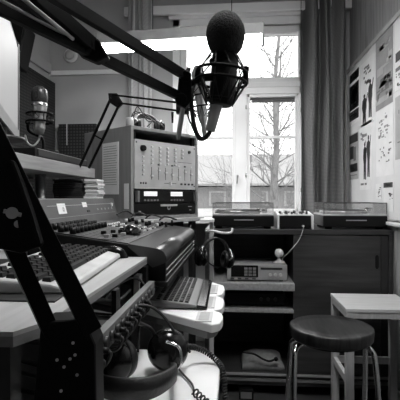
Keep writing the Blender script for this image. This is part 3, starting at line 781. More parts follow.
# black mouse pad hump behind keyboard
q = WZ(106, 247, dz+.02)
wr_ = thing('wrist_mouse', 'black rounded palm mouse just beyond the pale keyboard', 'mouse', (q.x, q.y, dz))
m_ = MB().sphere((-.34, 1.163, dz), .048, sc=(1.0, .4, .7))
bmesh.ops.bisect_plane(m_.bm, geom=m_.bm.verts[:]+m_.bm.edges[:]+m_.bm.faces[:], plane_co=(0, 0, dz+.0005), plane_no=(0,0,-1), clear_outer=True)
m_.build('shell', 'gloss', wr_)
wr_.name = 'computer_mouse'
# small goose neck mic things / pens at console end
for i, (px, py, h) in enumerate(((166, 224, .03), (172, 223, .035))):
    q = WZ(px, py+4, .965); tag(MB().cyl((q.x, q.y, .962), (q.x, q.y, .962+h), .007, .005).build('marker_cap', 'black'), ('left' if i == 0 else 'right')+' of two small black caps on the armrest far end', 'cap')
# papers and cables at console far end
rr = random.Random(9)
for i in range(4):
    x_ = -.52+.06*i
    tag(MB().tube([(x_, 1.86+.02*i, cz_at(x_)+.028), (x_+.03, 1.90, cz_at(x_)+.045), (x_+.07, 1.88+.03*i, cz_at(x_)+.028), (x_+.05, 1.99, cz_at(x_)+.03)], .0035).build('loose_cable', 'rubber'), 'black cable coiled loosely at the far end of console', 'cable', 'loose cables at the console far end')

# ------------------------------------------------------------ equipment rack
A = PD(131, 220, 2.17); B = PD(198, 218, 2.54); B.z = A.z
rz0 = A.z; rh = 95/FP*2.17
dirf = (B-A); W_ = dirf.length; ang = math.atan2(dirf.y, dirf.x)
rk = thing('equipment_rack', 'wooden equipment rack with grey mixer and black players', 'equipment rack', ((A.x+B.x)/2, (A.y+B.y)/2, rz0), ang)
Mr = world(rk)
def RK(x, y, z): return (x, y, z)  # local: x along front, y back, z up
def lb(mb, name, m, par=rk, **k):
    mb.bm.transform(Mr); return mb.build(name, m, par, **k)
hw = W_/2; dp = .42; t = .018
c = MB(); c.mm((-hw, 0, 0), (-hw+t, dp, rh)); c.mm((hw-t, 0, 0), (hw, dp, rh)); c.mm((-hw+t, 0, rh-t), (hw-t, dp, rh)); c.mm((-hw+t, 0, 0), (hw-t, dp, t)); c.mm((-hw+t, dp-.01, t), (hw-t, dp, rh-t))
lb(c, 'case', 'rackwood', bev=.002)
lb(MB().mm((-hw+t, .012, t), (-hw+t+.02, .03, rh-t)), 'rail', 'black'); lb(MB().mm((hw-t-.02, .012, t), (hw-t, .03, rh-t)), 'rail', 'black')
# mixer unit
mz0, mz1 = rh*.33, rh*.86; iw = hw-t-.004
mp_ = lb(MB().mm((-iw, -.001, mz0), (iw, .012, mz1)), 'mixer_unit', 'light', bev=.002)
lb(MB().mm((-iw+.02, .012, mz0+.01), (iw-.02, .2, mz1-.01)), 'mixer_housing', 'dark')
def RB(name, x0, x1, z0, z1, m, d=.004, par=mp_):
    return lb(MB().mm((x0, -.001-d, z0), (x1, -.001, z1)), name, m, par)
def RC(name, x, z, r, m, d=.01, par=mp_):
    return lb(MB().cyl((x, -.001, z), (x, -.001-d, z), r, r*.85, 14), name, m, par)
mh = mz1-mz0
RC('large_knob', -iw*.77, mz0+mh*.83, .017, 'black', .016)
RC('screw', -iw+.012, mz1-.015, .004, 'black', .002); RC('screw', iw-.012, mz1-.015, .004, 'black', .002); RC('screw', iw-.012, mz0+.02, .004, 'black', .002)
RC('large_knob', iw*.75, mz0+mh*.85, .009, 'darkgrey', .01)
for r in range(5):
    for cidx in range(5):
        x_ = -iw*.5+cidx*iw*.25; z_ = mz0+mh*(.88-.085*r)
        if cidx == 4 and r > 2: continue
        RC('knob', x_, z_, .0065, 'white', .01)
for cidx in range(7):
    x_ = -iw*.5+cidx*iw*.22
    RB('fader_slot', x_-.0015, x_+.0015, mz0+mh*.2, mz0+mh*.46, 'black', .0006)
    RB('fader_cap', x_-.007, x_+.007, mz0+mh*(.26+.04*((cidx*3) % 4)), mz0+mh*(.26+.04*((cidx*3) % 4))+.008, 'white', .01)
    RB('button', x_-.006, x_+.006, mz0+mh*.5, mz0+mh*.53, 'darkgrey' if cidx % 2 else 'white', .003)
for r in range(5): RC('knob', -iw*.76, mz0+mh*(.66-.09*r), .006, 'white', .008)
RB('crossfader', -iw*.1, iw*.3, mz0+mh*.125, mz0+mh*.135, 'black', .0006); RB('fader_cap', iw*.07, iw*.12, mz0+mh*.09, mz0+mh*.165, 'white', .01)
for i in range(3): RC('jack', -iw*.82+.017*i, mz0+mh*.12, .005, 'black', .003)
for i in range(4): RB('button', iw*(.45+.13*i), iw*(.51+.13*i), mz0+mh*.1, mz0+mh*.14, 'dark', .003)
RB('print_line', iw*.35, iw*.85, mz0+mh*.60, mz0+mh*.608, 'dark', .0005)
# double cd player
pz0, pz1 = rh*.18, rh*.32
pl = lb(MB().mm((-iw, .0, pz0), (iw, .2, pz1)), 'player_unit', 'black', bev=.002)
for sgn in (-1, 1):
    xc = sgn*iw*.42-.02
    RB('display', xc-.05, xc+.04, pz0+.035, pz1-.008, 'display', .003, pl)
    for i in range(5): RB('button', xc-.05+.022*i, xc-.038+.022*i, pz0+.008, pz0+.018, 'mid', .004, pl)
for sgn in (-1, 1): RB('handle', sgn*iw*.95-.006, sgn*iw*.95+.006, pz0+.005, pz1-.005, 'mid', .02, pl)
# lower black unit with bright label strip and round emblem
qz0, qz1 = t+.004, rh*.175
ql = lb(MB().mm((-iw, .0, qz0), (iw, .2, qz1)), 'lower_unit', 'black', bev=.002)
RB('disc_tray_strip', -.05, .075, qz1-.018, qz1-.007, 'light', .003, ql)
RC('emblem', .012, qz0+.036, .013, 'grey', .002, ql); RC('emblem_center', .012, qz0+.038, .008, 'black', .003, ql)
for x_ in (-iw*.85, iw*.8): RB('small_mark', x_-.008, x_+.008, qz0+.018, qz0+.023, 'grey', .001, ql); 
RB('small_mark', iw*.72, iw*.86, qz0+.038, qz0+.042, 'grey', .001, ql)
# papers on rack side
n_ = Vector((-math.cos(ang), -math.sin(ang), 0))
def side_sheet(y0, y1, z0, z1, label, lines):
    loc = Mr @ Vector((-hw-.001, (y0+y1)/2, z0)); t_ = thing('paper_sheet', label, 'paper', loc, ang)
    m1 = MB().mm((-hw-.0015, y0, z0), (-hw, y1, z1)); m1.bm.transform(Mr); m1.build('sheet', 'paper', t_)
    m2 = MB()
    for i in range(lines):
        z = z1-(z1-z0)*(.08+.78*i/max(lines, 1)); m2.mm((-hw-.0022, y0+.012+rr.uniform(0, .1)*(y1-y0), z), (-hw-.0015, y1-.012, z+.0022))
    if lines: m2.bm.transform(Mr); m2.build('writing', 'mid', t_)
side_sheet(.10, .245, .13, .405, 'white printed sheet taped to the side of the rack', 17)
side_sheet(.018, .055, .055, .185, 'small white strip taped low on the rack side', 0)
# stand under rack
lst = MB().mm((-hw-.03, -.03, -.022), (hw+.02, dp, 0)); 
stt = thing('rack_stand', 'pale topped low stand carrying the equipment rack', 'stand', (Mr @ Vector((0, .2, -rz0))), ang)
lst.bm.transform(Mr); lst.build('top', 'desk', stt, bev=.003)
for x_ in (-hw, hw-.05):
    for y_ in (.0, dp-.05):
        l_ = MB().mm((x_, y_, -rz0), (x_+.03, y_+.03, -.0225)); l_.bm.transform(Mr); l_.build('leg', 'dark', stt)
l_ = MB().mm((-hw, .1, -rz0+.05), (hw-.02, .12, -.0225)); l_.bm.transform(Mr); l_.build('panel', 'dark', stt)

# headphones + cables on top of rack
def headphones(name, label, loc, R, cupr, rot, m='leather', grp=None, cupm='gloss'):
    t = thing(name, label, 'headphones', loc)
    T = Matrix.Translation(loc) @ rot.to_4x4()
    arc = []
    for i in range(15):
        a = PI*i/14; arc.append(Vector((R*math.cos(a), 0, R*1.15*math.sin(a))))
    b = MB(); w = cupr*.42
    rings = []
    for p_ in arc:
        n = Vector((p_.x, 0, p_.z)).normalized(); rings.append([b.bm.verts.new(q_) for q_ in (p_+Vector((0,-w,0))-n*.003, p_+Vector((0,w,0))-n*.003, p_+Vector((0,w,0))+n*.006, p_+Vector((0,-w,0))+n*.006)])
    for i in range(len(rings)-1):
        for k in range(4): b.bm.faces.new((rings[i][k], rings[i][(k+1)%4], rings[i+1][(k+1)%4], rings[i+1][k])).smooth = True
    b.bm.faces.new(rings[0]); b.bm.faces.new(rings[-1]); b.bm.transform(T)
    b.build('headband', m, t, bev=.001)
    for s_ in (-1, 1):
        cx = s_*R
        q = MB().lathe([(cupr*.75, -.002), (cupr*1.0, .006), (cupr*1.0, .018), (cupr*.8, .030), (cupr*.4, .036), (0, .037)], (cx, 0, -cupr*.6), (s_,0,0)); q.bm.transform(T); cup = q.build('ear_cup', cupm, t)
        q = MB().lathe([(cupr*.45, -.004), (cupr*.55, -.018), (cupr*.85, -.018), (cupr*.98, -.010), (cupr*.92, -.001)], (cx, 0, -cupr*.6), (s_,0,0)); q.bm.transform(T); q.build('ear_pad', 'leather', cup)
        q = MB().tube([(cx, -cupr*.9, -cupr*.6), (cx+s_*.012, -cupr*.95, -cupr*.2), (cx+s_*.01, -w, cupr*.45), (cx, 0, cupr*.62), (cx+s_*.01, w, cupr*.45), (cx+s_*.012, cupr*.95, -cupr*.2), (cx, cupr*.9, -cupr*.6)], .003); q.bm.transform(T); q.build('yoke', 'steel', cup)
    return t
hl = Mr @ Vector((-.06, .1, rh+.012))
hp3 = headphones('headphones', 'black headphones lying on top of the equipment rack', hl+Vector((0,0,.03)), .062, .036, Rz(.5) @ Rx(-.75))
for k in range(3):
    c0 = Mr @ Vector((-hw+.06+.02*k, .12, rh+.004))
    tag(MB().tube([c0, c0+Vector((.03, .0, .06+.03*k)), c0+Vector((.08, .03, .09-.02*k)), c0+Vector((.14, .0, .04)), c0+Vector((.12+.03*k, -.02, .004))], .0028).build('loose_cable', 'rubber'), 'thin black cable looping on top of the equipment rack', 'cable', 'looping cables on rack top')
c0 = Mr @ Vector((-hw+.04, .06, rh))
tag(MB().lathe([(.02, 0), (.022, .03), (.018, .05), (.0, .052)], c0).build('small_jar', 'light'), 'small pale pot at the left corner of the rack top', 'pot')

# ------------------------------------------------------------ wall shelf with monitor, silver mic
xs = -.66; zs_b = H+.052; 
a1 = PD(95, 168, 2.05)
# front face at X: VP 235 -> X = (px-235)/430*Y ; far end Y 2.05
xs = WY(95, 170, 2.05).x; sz1 = H+30/FP*2.05; sz0 = H+21/FP*2.05-.004
sh = thing('wall_shelf', 'long pale wooden shelf above the console carrying monitor and microphone', 'shelf', (xs-.3, 1.2, sz0-.1))
MB().mm((XL+.055, .35, sz0), (xs, 2.05, sz1)).build('board', 'shelfwood', sh, bev=.002)
MB().mm((XL+.055, 1.95, .937), (xs-.3, 2.0, sz0-.001)).build('support', 'dark', sh)
q = WY(56, 186, 1.62)
MB().cyl((q.x-.1, 1.7, .937), (q.x-.1, 1.7, sz0-.0), .02).build('post', 'steel', sh)
# perforated loudspeakers beneath shelf
for i, (y0, y1, lab) in enumerate(((.75, 1.25, 'near black speaker with perforated grille under the wall shelf'), (1.27, 1.66, 'middle black speaker with perforated grille under shelf beside steel post'))):
    t_ = thing('speaker', lab, 'speaker', (-1.0, (y0+y1)/2, dz), 0, 'perforated speakers under the shelf')
    MB().mm((-1.1, y0, dz+.0), (-.80, y1, sz0-.012)).build('cabinet', 'black', t_, bev=.004)
    MB().mm((-.80, y0+.01, dz+.01), (-.794, y1-.01, sz0-.022)).build('grille', 'grille', t_)
# stack of cd cases under far shelf end
bx_ = thing('black_box', 'plain black box behind the meter bridge under dark disc cases', 'box', (-.78, 1.9, dz))
MB().mm((-.93, 1.74, dz), (-.665, 1.995, 1.098)).build('case', 'black', bx_, bev=.003)
for (x0, x1, n_m, lab, grp) in ((-.658, -.60, ('paper', 'light'), 'pale disc case in the bright stack on the meter bridge', 'pale disc cases on the meter bridge'), (-.80, -.668, ('darkgrey', 'dark'), 'dark disc case stacked on the black box under the shelf', 'dark disc cases under the shelf')):
    zz = 1.0985; k = 0
    while zz < sz0-.014:
        zz2 = zz+.0095; o_ = rr.uniform(-.004, .004)
        tag(MB().mm((x0+o_, 1.84+o_, zz), (x1+o_, 1.935+o_, zz2-.0012)).build('disc_case', n_m[0] if k % 3 != 1 else n_m[1], bev=.001), lab, 'disc case', grp)
        zz = zz2; k += 1
# stack of flat black box on the shelf
q = WY(57, 151, 1.5)
fb = thing('flat_player', 'flat black player lying on the wall shelf beside microphone', 'player', (-.85, 1.6, sz1))
MB().mm((-1.15, 1.45, sz1+.004), (xs-.015, 1.98, sz1+.034)).build('case', 'black', fb, bev=.003)
MB().mm((xs-.015, 1.47, sz1+.008), (xs-.012, 1.96, sz1+.03)).build('front_panel', 'dark', fb)
MB().mm((xs-.012, 1.46, sz1+.0305), (xs-.0105, 1.97, sz1+.0325)).build('edge_trim', 'grey', fb)
for i in range(4): MB().cyl((-1.1+(i%2)*.36, 1.5+.4*(i//2), sz1), (-1.1+(i%2)*.36, 1.5+.4*(i//2), sz1+.004), .01).build('foot', 'rubber', fb)

# monitor
m0 = PD(18, 141, 1.35); dirm = (FW+RT*(-.314)).normalized()
zb_ = m0.z; ph = 96/FP*1.35
mon = thing('monitor', 'flat computer monitor with glowing pale screen on the wall shelf', 'monitor', (m0.x, m0.y, sz1))
a0 = m0 - dirm*.52; nr = Vector((dirm.y, -dirm.x, 0))
if nr.x < 0: nr = -nr
def mq(u, z): return a0.lerp(m0, u)*1.0 + Vector((0,0,z))
e_ = Vector((0,0,1))
MB().prism([mq(0,0), mq(1,0), mq(1,ph), mq(0,ph)], -nr*.03).build('casing', 'black', mon, bev=.003)
def rect(u0, u1, z0, z1, off, th_, name, m, par):
    return MB().prism([mq(u0,z0)+nr*off, mq(u1,z0)+nr*off, mq(u1,z1)+nr*off, mq(u0,z1)+nr*off], nr*th_).build(name, m, par)
rect(.03, .95, .03, ph-.018, 0, .002, 'screen', 'screen', mon)
rect(0, 1, 0, .03, 0, .004, 'lower_bezel', 'grey', mon)
rect(.992, 1, 0.0, ph, 0, .004, 'side_edge', 'light', mon)
rect(.955, .99, 0.03, ph, 0, .003, 'side_bezel', 'black', mon)
sq = mq(.45, 0)-nr*.02
MB().cyl((sq.x, sq.y, sz1+.012), (sq.x, sq.y, zb_+.06), .022).build('stand_neck', 'dark', mon)
MB().lathe([(.065, 0), (.065, .008), (.03, .014)], (sq.x, sq.y, sz1)).build('stand_foot', 'dark', mon)

# silver microphone on shelf
mc = PD(39.5, 118, 1.62)
mp = thing('silver_microphone', 'silver studio microphone with mesh head in shock mount above shelf', 'microphone', (mc.x, mc.y, sz1+.03))
k_ = 1.62/FP
top = PD(40, 86, 1.62).z
MB().lathe([(.0, 0), (3*k_, -.5*k_), (5.6*k_, -2.2*k_), (7.3*k_, -5*k_), (8.0*k_, -8*k_), (8.2*k_, -12*k_), (7.6*k_, -16*k_), (7.2*k_, -17*k_)], (mc.x, mc.y, top)).build('mesh_head', 'meshsteel', mp)
MB().lathe([(7.4*k_, -17*k_), (7.6*k_, -19*k_), (6.8*k_, -24*k_), (6.0*k_, -34*k_), (5.4*k_, -38*k_), (5.6*k_, -42*k_), (4.0*k_, -48*k_)], (mc.x, mc.y, top)).build('body', 'steel', mp)
MB().lathe([(7.7*k_, -18.5*k_), (7.9*k_, -19.5*k_), (7.7*k_, -20.5*k_)], (mc.x, mc.y, top)).build('ring', 'chrome', mp)
zz = top-32*k_
def ringpts(c, r, n=20, ax='z'): return [(c[0]+r*math.cos(2*PI*i/n), c[1]+r*math.sin(2*PI*i/n), c[2]) for i in range(n)]
r_ = 12*k_
sm = MB()
for zo in (-4, 4): sm.tube(ringpts((mc.x, mc.y, zz+zo*k_), r_), .004, 8, closed=True)
sm.build('shock_mount_ring', 'blackmetal', mp)
el = MB()
for i in range(8):
    a = 2*PI*i/8; b2 = 2*PI*(i+.5)/8
    el.tube([(mc.x+r_*math.cos(a), mc.y+r_*math.sin(a), zz+4*k_), (mc.x+5.8*k_*math.cos(b2), mc.y+5.8*k_*math.sin(b2), zz), (mc.x+r_*math.cos(a), mc.y+r_*math.sin(a), zz-4*k_)], .0018, 6, sm=False)
el.build('elastic_cord', 'rubber', mp)
for sx_ in (-1, 1): MB().sphere((mc.x+sx_*r_, mc.y, zz-4*k_), .011).build('mount_knob', 'black', mp)
MB().tube([(mc.x-r_, mc.y, zz-4*k_), (mc.x-r_*1.1, mc.y+.02, zz-12*k_), (mc.x-r_*.5, mc.y+.07, zz-18*k_), (mc.x-r_*.4, mc.y+.07, sz1+.0345)], .006).build('stand_arm', 'blackmetal', mp)
MB().lathe([(.06, 0), (.06, .008), (.012, .014)], (mc.x-r_*.4, mc.y+.07, sz1+.034)).build('stand_base', 'blackmetal', mp)
MB().tube([(mc.x, mc.y, top-47*k_), (mc.x-.003, mc.y, top-54*k_), (mc.x-5*k_, mc.y-.01, top-60*k_), (mc.x-11*k_, mc.y-.01, top-57*k_), (mc.x-15*k_, mc.y, top-49*k_)], .0035).build('cable', 'light', mp)

# ------------------------------------------------------------ hanging fluorescent lamp
l0, l1 = PD(103, 46, 2.66), PD(262, 41, 2.5)
zl = (l0.z+l1.z)/2; l0.z = l1.z = zl
dl = (l1-l0).normalized(); nl = Vector((-dl.y, dl.x, 0))
lp = thing('fluorescent_lamp', 'long hanging fluorescent lamp glowing in front of the window', 'lamp', ((l0.x+l1.x)/2, (l0.y+l1.y)/2, zl))
def lpr(a, b, prof, name, m, **k):
    pts = [a+nl*u+Vector((0,0,w)) for u, w in prof]; return MB().prism(pts, b-a).build(name, m, lp, **k)
la = l0+dl*.16
lpr(l0, l1, [(-.09, .0), (-.085, .062), (.085, .062), (.09, .0)], 'housing', 'grey')
lpr(l0, l1, [(-.07, -.008), (-.07, -.0005), (.07, -.0005), (.07, -.008)], 'diffuser', 'lamp')
for a, b in ((l0-dl*.012, l0), (l1, l1+dl*.012)): lpr(a, b, [(-.092, -.012), (-.087, .064), (.087, .064), (.092, -.012)], 'end_cap', 'grey')
for px in (150, 232):
    q = PD(px, 30, 2.55); tt_ = ((q-l0).dot(dl)); c_ = l0+dl*tt_
    MB().cyl((c_.x, c_.y, zl+.062), (c_.x, c_.y, ZC), .0025).build('hanger_wire', 'dark', lp)

# ------------------------------------------------------------ ceiling lamp behind the camera (room light)
cl = thing('ceiling_light', 'square ceiling lamp over the middle of the room', 'lamp', (.1, 1.0, ZC-.06))
MB().mm((-.15, .6, ZC-.05), (.35, 1.4, ZC)).build('housing', 'white', cl)
MB().mm((-.13, .62, ZC-.056), (.33, 1.38, ZC-.05)).build('diffuser', 'lamp2', cl)

# ------------------------------------------------------------ tall post, white hook and hanging headphones
q = WY(209, 240, 2.12)
ps = thing('desk_post', 'pale upright post at the far end of the desk', 'post', (q.x, 2.14, 0))
MB().mm((WY(209.5,240,2.12).x, 2.12, 0), (WY(213.5,240,2.12).x, 2.16, WY(200,222,2.12).z)).build('upright', 'light', ps, bev=.002)
MB().mm((WY(200,240,2.12).x, 2.10, WY(200,222,2.12).z), (WY(214,240,2.12).x, 2.18, WY(200,219,2.12).z)).build('cap', 'white', ps, bev=.002)
h0 = WY(206, 231, 2.10)
MB().tube([h0, WY(214, 231, 2.08), WY(222, 233, 2.06), WY(231, 232.5, 2.05), WY(232.5, 228, 2.05)], .006, 10).build('hook', 'white', ps)
# small white adapter boxes
q = WY(201, 208, 2.5)
hh = headphones('headphones', 'black headphones hanging from a white hook by cabinet', (WY(215, 236, 2.02).x, 2.035, WY(221, 253, 2.035).z), .060, .042, Rz(.35) @ Ry(.12))
tag(MB().tube([WY(218, 268, 2.03), WY(208, 262, 1.99), WY(201, 250, 1.95), WY(196, 244, 1.93), WY(188, 240, 1.95), (-.21, 2.05, .97)], .003).build('headphone_cable', 'rubber'), 'black cable from hanging headphones to console end', 'cable')

# ------------------------------------------------------------ lower surface with big headphones
lz = .70
P = [(-.32, .60), (-.10, .60), (-.045, .64), (-.032, .70), (-.036, 1.06), (-.06, 1.115), (-.12, 1.13), (-.32, 1.12)]
ls = thing('low_table', 'pale low table in front of the tray carrying large headphones', 'table', (-.3, .85, 0))
MB().prism([(x_, y_, lz-.028) for x_, y_ in P], (0,0,.028)).build('tabletop', 'white', ls, bev=.004)
MB().mm((-.20, .8, .03), (-.14, .86, lz-.0285)).build('column', 'mid', ls)
MB().mm((-.3, .65, 0), (-.06, 1.0, .03)).build('base', 'dark', ls, bev=.005)
# large headphones lying, band to the front
bh = thing('headphones', 'large black headphones lying on the pale low table', 'headphones', (-.2, .95, lz))
def earcup(c, r, ax, th_, parent):
    ax = Vector(ax).normalized()
    cup = MB().lathe([(0, th_*.55), (r*.45, th_*.52), (r*.8, th_*.38), (r*.97, th_*.12), (r, 0), (r*.97, -th_*.1)], c, ax, 40).build('ear_cup', 'gloss', parent)
    MB().lathe([(r*.97, -th_*.1), (r*1.0, -th_*.25), (r*.95, -th_*.5), (r*.7, -th_*.6), (r*.5, -th_*.45), (r*.45, -th_*.2), (0, -th_*.18)], c, ax, 40).build('ear_pad', 'leather', cup)
    return cup
dR = .985; cR = PD(168, 350, dR); cL = PD(114, 353, .93)
rR = 20.5/FP*dR
cR.z = max(cR.z, lz+rR+.001); cL.z = lz+rR+.002
cupR = earcup(cR, rR, (.2, -.9, .15), .055, bh); cupL = earcup(cL, rR*.98, (-.35, -.9, .12), .055, bh)
pts = [cL+Vector((-.02, -.03, -.015)), PD(95, 368, .86), PD(100, 384, .78), PD(128, 390, .745), PD(155, 386, .765), PD(174, 374, .83), cR+Vector((.018, -.045, -.02))]
for p_ in pts: p_.z = max(p_.z, lz+.022)
sp_ = spline(pts, 10); b = MB(); rings = []
for i, p_ in enumerate(sp_):
    t_ = (sp_[min(i+1, len(sp_)-1)]-sp_[max(i-1, 0)]).normalized(); n = t_.cross(UP).normalized(); s_ = math.sin(PI*i/(len(sp_)-1)); w = .009+.011*s_
    rings.append([b.bm.verts.new(p_+v_) for v_ in (n*-.004-UP*w, n*.004-UP*w, n*.006, n*.004+UP*w, n*-.004+UP*w, n*-.006)])
for i in range(len(rings)-1):
    for k in range(6): b.bm.faces.new((rings[i][k], rings[i][(k+1)%6], rings[i+1][(k+1)%6], rings[i+1][k])).smooth = True
b.bm.faces.new(rings[0]); b.bm.faces.new(rings[-1])
b.build('headband', 'leather', bh)
MB().tube([cR+Vector((.0, -.032, .03)), cR+Vector((.03, -.038, .02)), cR+Vector((.035, -.042, -.012)), cR+Vector((.022, -.045, -.03))], .0035).build('yoke', 'chrome', cupR)
MB().tube([cL+Vector((.01, -.036, .035)), cL+Vector((-.03, -.04, .02)), cL+Vector((-.035, -.04, -.012)), cL+Vector((-.02, -.04, -.03))], .0035).build('yoke', 'blackmetal', cupL)
# plain then coiled lead
def onT(px, py): q = WZ(px, py, lz+.006); return q
lead = coil([PD(183, 347, 1.0), PD(193, 347, 1.03), PD(206, 352, 1.04), PD(217, 361, 1.03), PD(223, 372, 1.0), PD(225, 400, .97), PD(225, 440, .95)], .0055, 46, .0019)
tag(lead.build('coiled_cable', 'rubber'), 'coiled black cable crossing the pale table corner and hanging down', 'cable')
mb = MB().tube([onT(178, 368), onT(184, 375), onT(192, 384), onT(194, 391)], .0022)
coil([onT(194, 391), onT(200, 397), onT(208, 404)], .007, 4, .0019, mb)
tag(mb.build('coiled_cable', 'rubber'), 'wavy black cable lying on the pale table right of the headband', 'cable')

# ------------------------------------------------------------ big boom arm with foam-covered mic
ba = thing('boom_arm', 'large black microphone boom arm sweeping across the top left', 'boom arm', PD(88, 330, .50))
w = .0155
def pl_(px, py, d): return PD(px, py, d)
MB().bar(pl_(-14, 1, .47), pl_(181, 97, .80), .010, .0155).build('lower_bar', 'blackmetal', ba, bev=.001)
MB().bar(pl_(40, -13, .47), pl_(186, 76, .80), .010, .0165).build('upper_bar', 'blackmetal', ba, bev=.001)
MB().bar(pl_(6, -6, .50), pl_(80, 44, .60), .010, .012).build('link_bar', 'blackmetal', ba, bev=.001)
MB().bar(pl_(30, -10, .50), pl_(94, 46, .60), .010, .020).build('link_bar', 'blackmetal', ba, bev=.001)
MB().cyl(pl_(-6, -3.5, .46), pl_(68, 36.5, .565), .0019).build('tension_rod', 'light', ba)
MB().cyl(pl_(15, -8, .46), pl_(73, 39, .565), .0024).build('tension_rod', 'light', ba)
j = pl_(87, 47, .60)
MB().prism([pl_(72, 34, .595), pl_(98, 38, .595), pl_(108, 56, .595), pl_(96, 62, .595), pl_(78, 54, .595)], FW*.02).build('joint_plate', 'blackmetal', ba, bev=.003)
MB().cyl(j-FW*.012, j+FW*.03, .011).build('joint_bolt', 'black', ba)
# end bracket at the mic
eb = MB(); eb.prism([pl_(179, 74, .79), pl_(191, 72, .79), pl_(192, 100, .79), pl_(185, 108, .79), pl_(176, 104, .79)], FW*.025); eb.cyl(pl_(186, 76, .78), pl_(186, 76, .82), .010); eb.cyl(pl_(181, 99, .78), pl_(181, 99, .82), .011)
eb.build('end_bracket', 'blackmetal', ba, bev=.002)
MB().cyl(pl_(187, 74, .79), pl_(189, 68, .79), .004).build('tilt_lever', 'blackmetal', ba)
MB().tube([pl_(190, 84, .8), pl_(197, 80, .8), pl_(206, 78, .79), pl_(215, 78, .785)], .006).build('mount_stem', 'blackmetal', ba)
# near part: lower pair of bars from elbow off to the left down to the desk clamp
MB().bar(pl_(-35, 78, .44), pl_(92, 330, .50), .018, .021).build('near_bar', 'blackmetal', ba, bev=.001)
MB().bar(pl_(-58, 90, .44), pl_(52, 334, .50), .016, .018).build('near_bar', 'blackmetal', ba, bev=.001)
MB().bar(pl_(-38, 78, .44), pl_(-14, 1, .47), .02, .02).build('elbow', 'blackmetal', ba)
MB().prism([pl_(-20, 150, .45), pl_(14, 160, .45), pl_(32, 212, .45), pl_(42, 246, .45), pl_(20, 254, .45), pl_(-20, 246, .45)], FW*.012).build('hinge_plate', 'blackmetal', ba, bev=.004)
kn = MB().cyl(pl_(12, 213, .455), pl_(12, 213, .435), .006); kn.bar(pl_(4, 211, .44), pl_(21, 215, .44), .003, .004); kn.build('wing_knob', 'steel', ba)
MB().cyl(pl_(18, 224, .46), pl_(18, 224, .45), .004).build('glint_bolt', 'steel', ba)
MB().prism([pl_(40, 322, .49), pl_(84, 320, .49), pl_(95, 346, .49), pl_(96, 430, .49), pl_(30, 430, .49)], FW*.045).build('desk_clamp', 'blackmetal', ba, bev=.004)

for px, py in ((73, 343), (57, 360), (64, 367), (77, 375), (70, 359), (61, 391), (75, 355)):
    MB().cyl(pl_(px, py, .489), pl_(px, py, .484), .0018).build('glint_bolt', 'steel', ba)  # steel dots added as tiny glints in the dark cluster
# foam-covered microphone
D = .80; kk = D/FP
bm_ = thing('foam_microphone', 'large black microphone with round foam windshield in shock mount', 'microphone', PD(220, 105, D))
fc = PD(225.5, 35, D)
m_ = MB().sphere(fc, 1, 40, 24, sc=(19.6*kk, 19.6*kk, 23.5*kk))
m_.build('foam_windshield', 'foam', bm_)
ax = (PD(224, 50, D)-PD(219, 106, D)).normalized()
MB().lathe([(10*kk, 0), (12*kk, 2*kk), (12.8*kk, 6*kk), (13.4*kk, 50*kk)], PD(221, 106, D), ax).build('body', 'black', bm_)
# cradle rings + cords
cen = [PD(222.5, 66, D), PD(220.5, 90, D)]
side = ax.cross(FW).normalized(); fw2 = side.cross(ax).normalized()
cr = MB()
def ringv(c, r, n=24, sq=1): return [c+(side*math.cos(2*PI*i/n)+fw2*math.sin(2*PI*i/n)*sq)*r for i in range(n)]
R1 = 25*kk
cr.tube(ringv(PD(222, 72, D), R1), .0028, 8, closed=True)
cr.tube(ringv(PD(221, 82, D), R1*1.02), .0028, 8, closed=True)
cr.tube(ringv(PD(223, 62, D), 12.5*kk), .003, 8, closed=True)
cr.tube(ringv(PD(219.5, 100, D), 12.5*kk), .003, 8, closed=True)
cr.build('shock_mount', 'blackmetal', bm_)
for s_ in (-1, 1):
    c0 = PD(222+s_*24, 70, D); c1 = PD(221+s_*24.5, 84, D)
    MB().tube([c0+ax*.006, c0+side*0-ax*.004, c1], .0055).build('mount_arm', 'blackmetal', bm_)
co = MB()
n = 10
for i in range(n):
    a = 2*PI*i/n; a2 = a+PI/n
    def pt(c, r, an): return c+(side*math.cos(an)+fw2*math.sin(an))*r
    co.tube([pt(PD(224, 55, D), 13.6*kk, a2), pt(PD(222, 72, D), R1, a), pt(PD(219.5, 100, D), 13*kk, a2)], .0015, 6, sm=False)
    co.tube([pt(PD(221, 82, D), R1, a), pt(PD(219.5, 104, D), 13.5*kk, a2), pt(PD(221, 82, D), R1, a+2*PI/n)], .0018, 6, sm=False)
co.build('elastic_cord', 'rubber', bm_)
cc0, cc1 = PD(217, 104, D), PD(210, 131, D); 
MB().cyl(cc0, cc1, 6.0*kk, 5.0*kk).build('connector', 'light', bm_)
MB().tube([cc1, PD(208, 135, D), PD(202, 139, D), PD(197, 134, D), PD(193.5, 122, D), PD(191.5, 105, D), PD(192, 90, D+.01), PD(196, 80, D+.02)], .0042, 10).build('cable', 'rubber', bm_)
# loose cord along the arm
tag(MB().tube([PD(185, 104, .81), PD(188, 116, .82), PD(194, 131, .83), PD(199, 140, .83), PD(204, 138, .83)], .0016).build('thin_cable', 'rubber'), 'thin dark wire dangling beside the foam microphone cable', 'cable')
tag(MB().bar(PD(183.5, 104, .80), PD(178, 139, .82), .007, .007).build('hanging_rod', 'light'), 'short pale rod hanging from the big arm end bracket', 'rod')

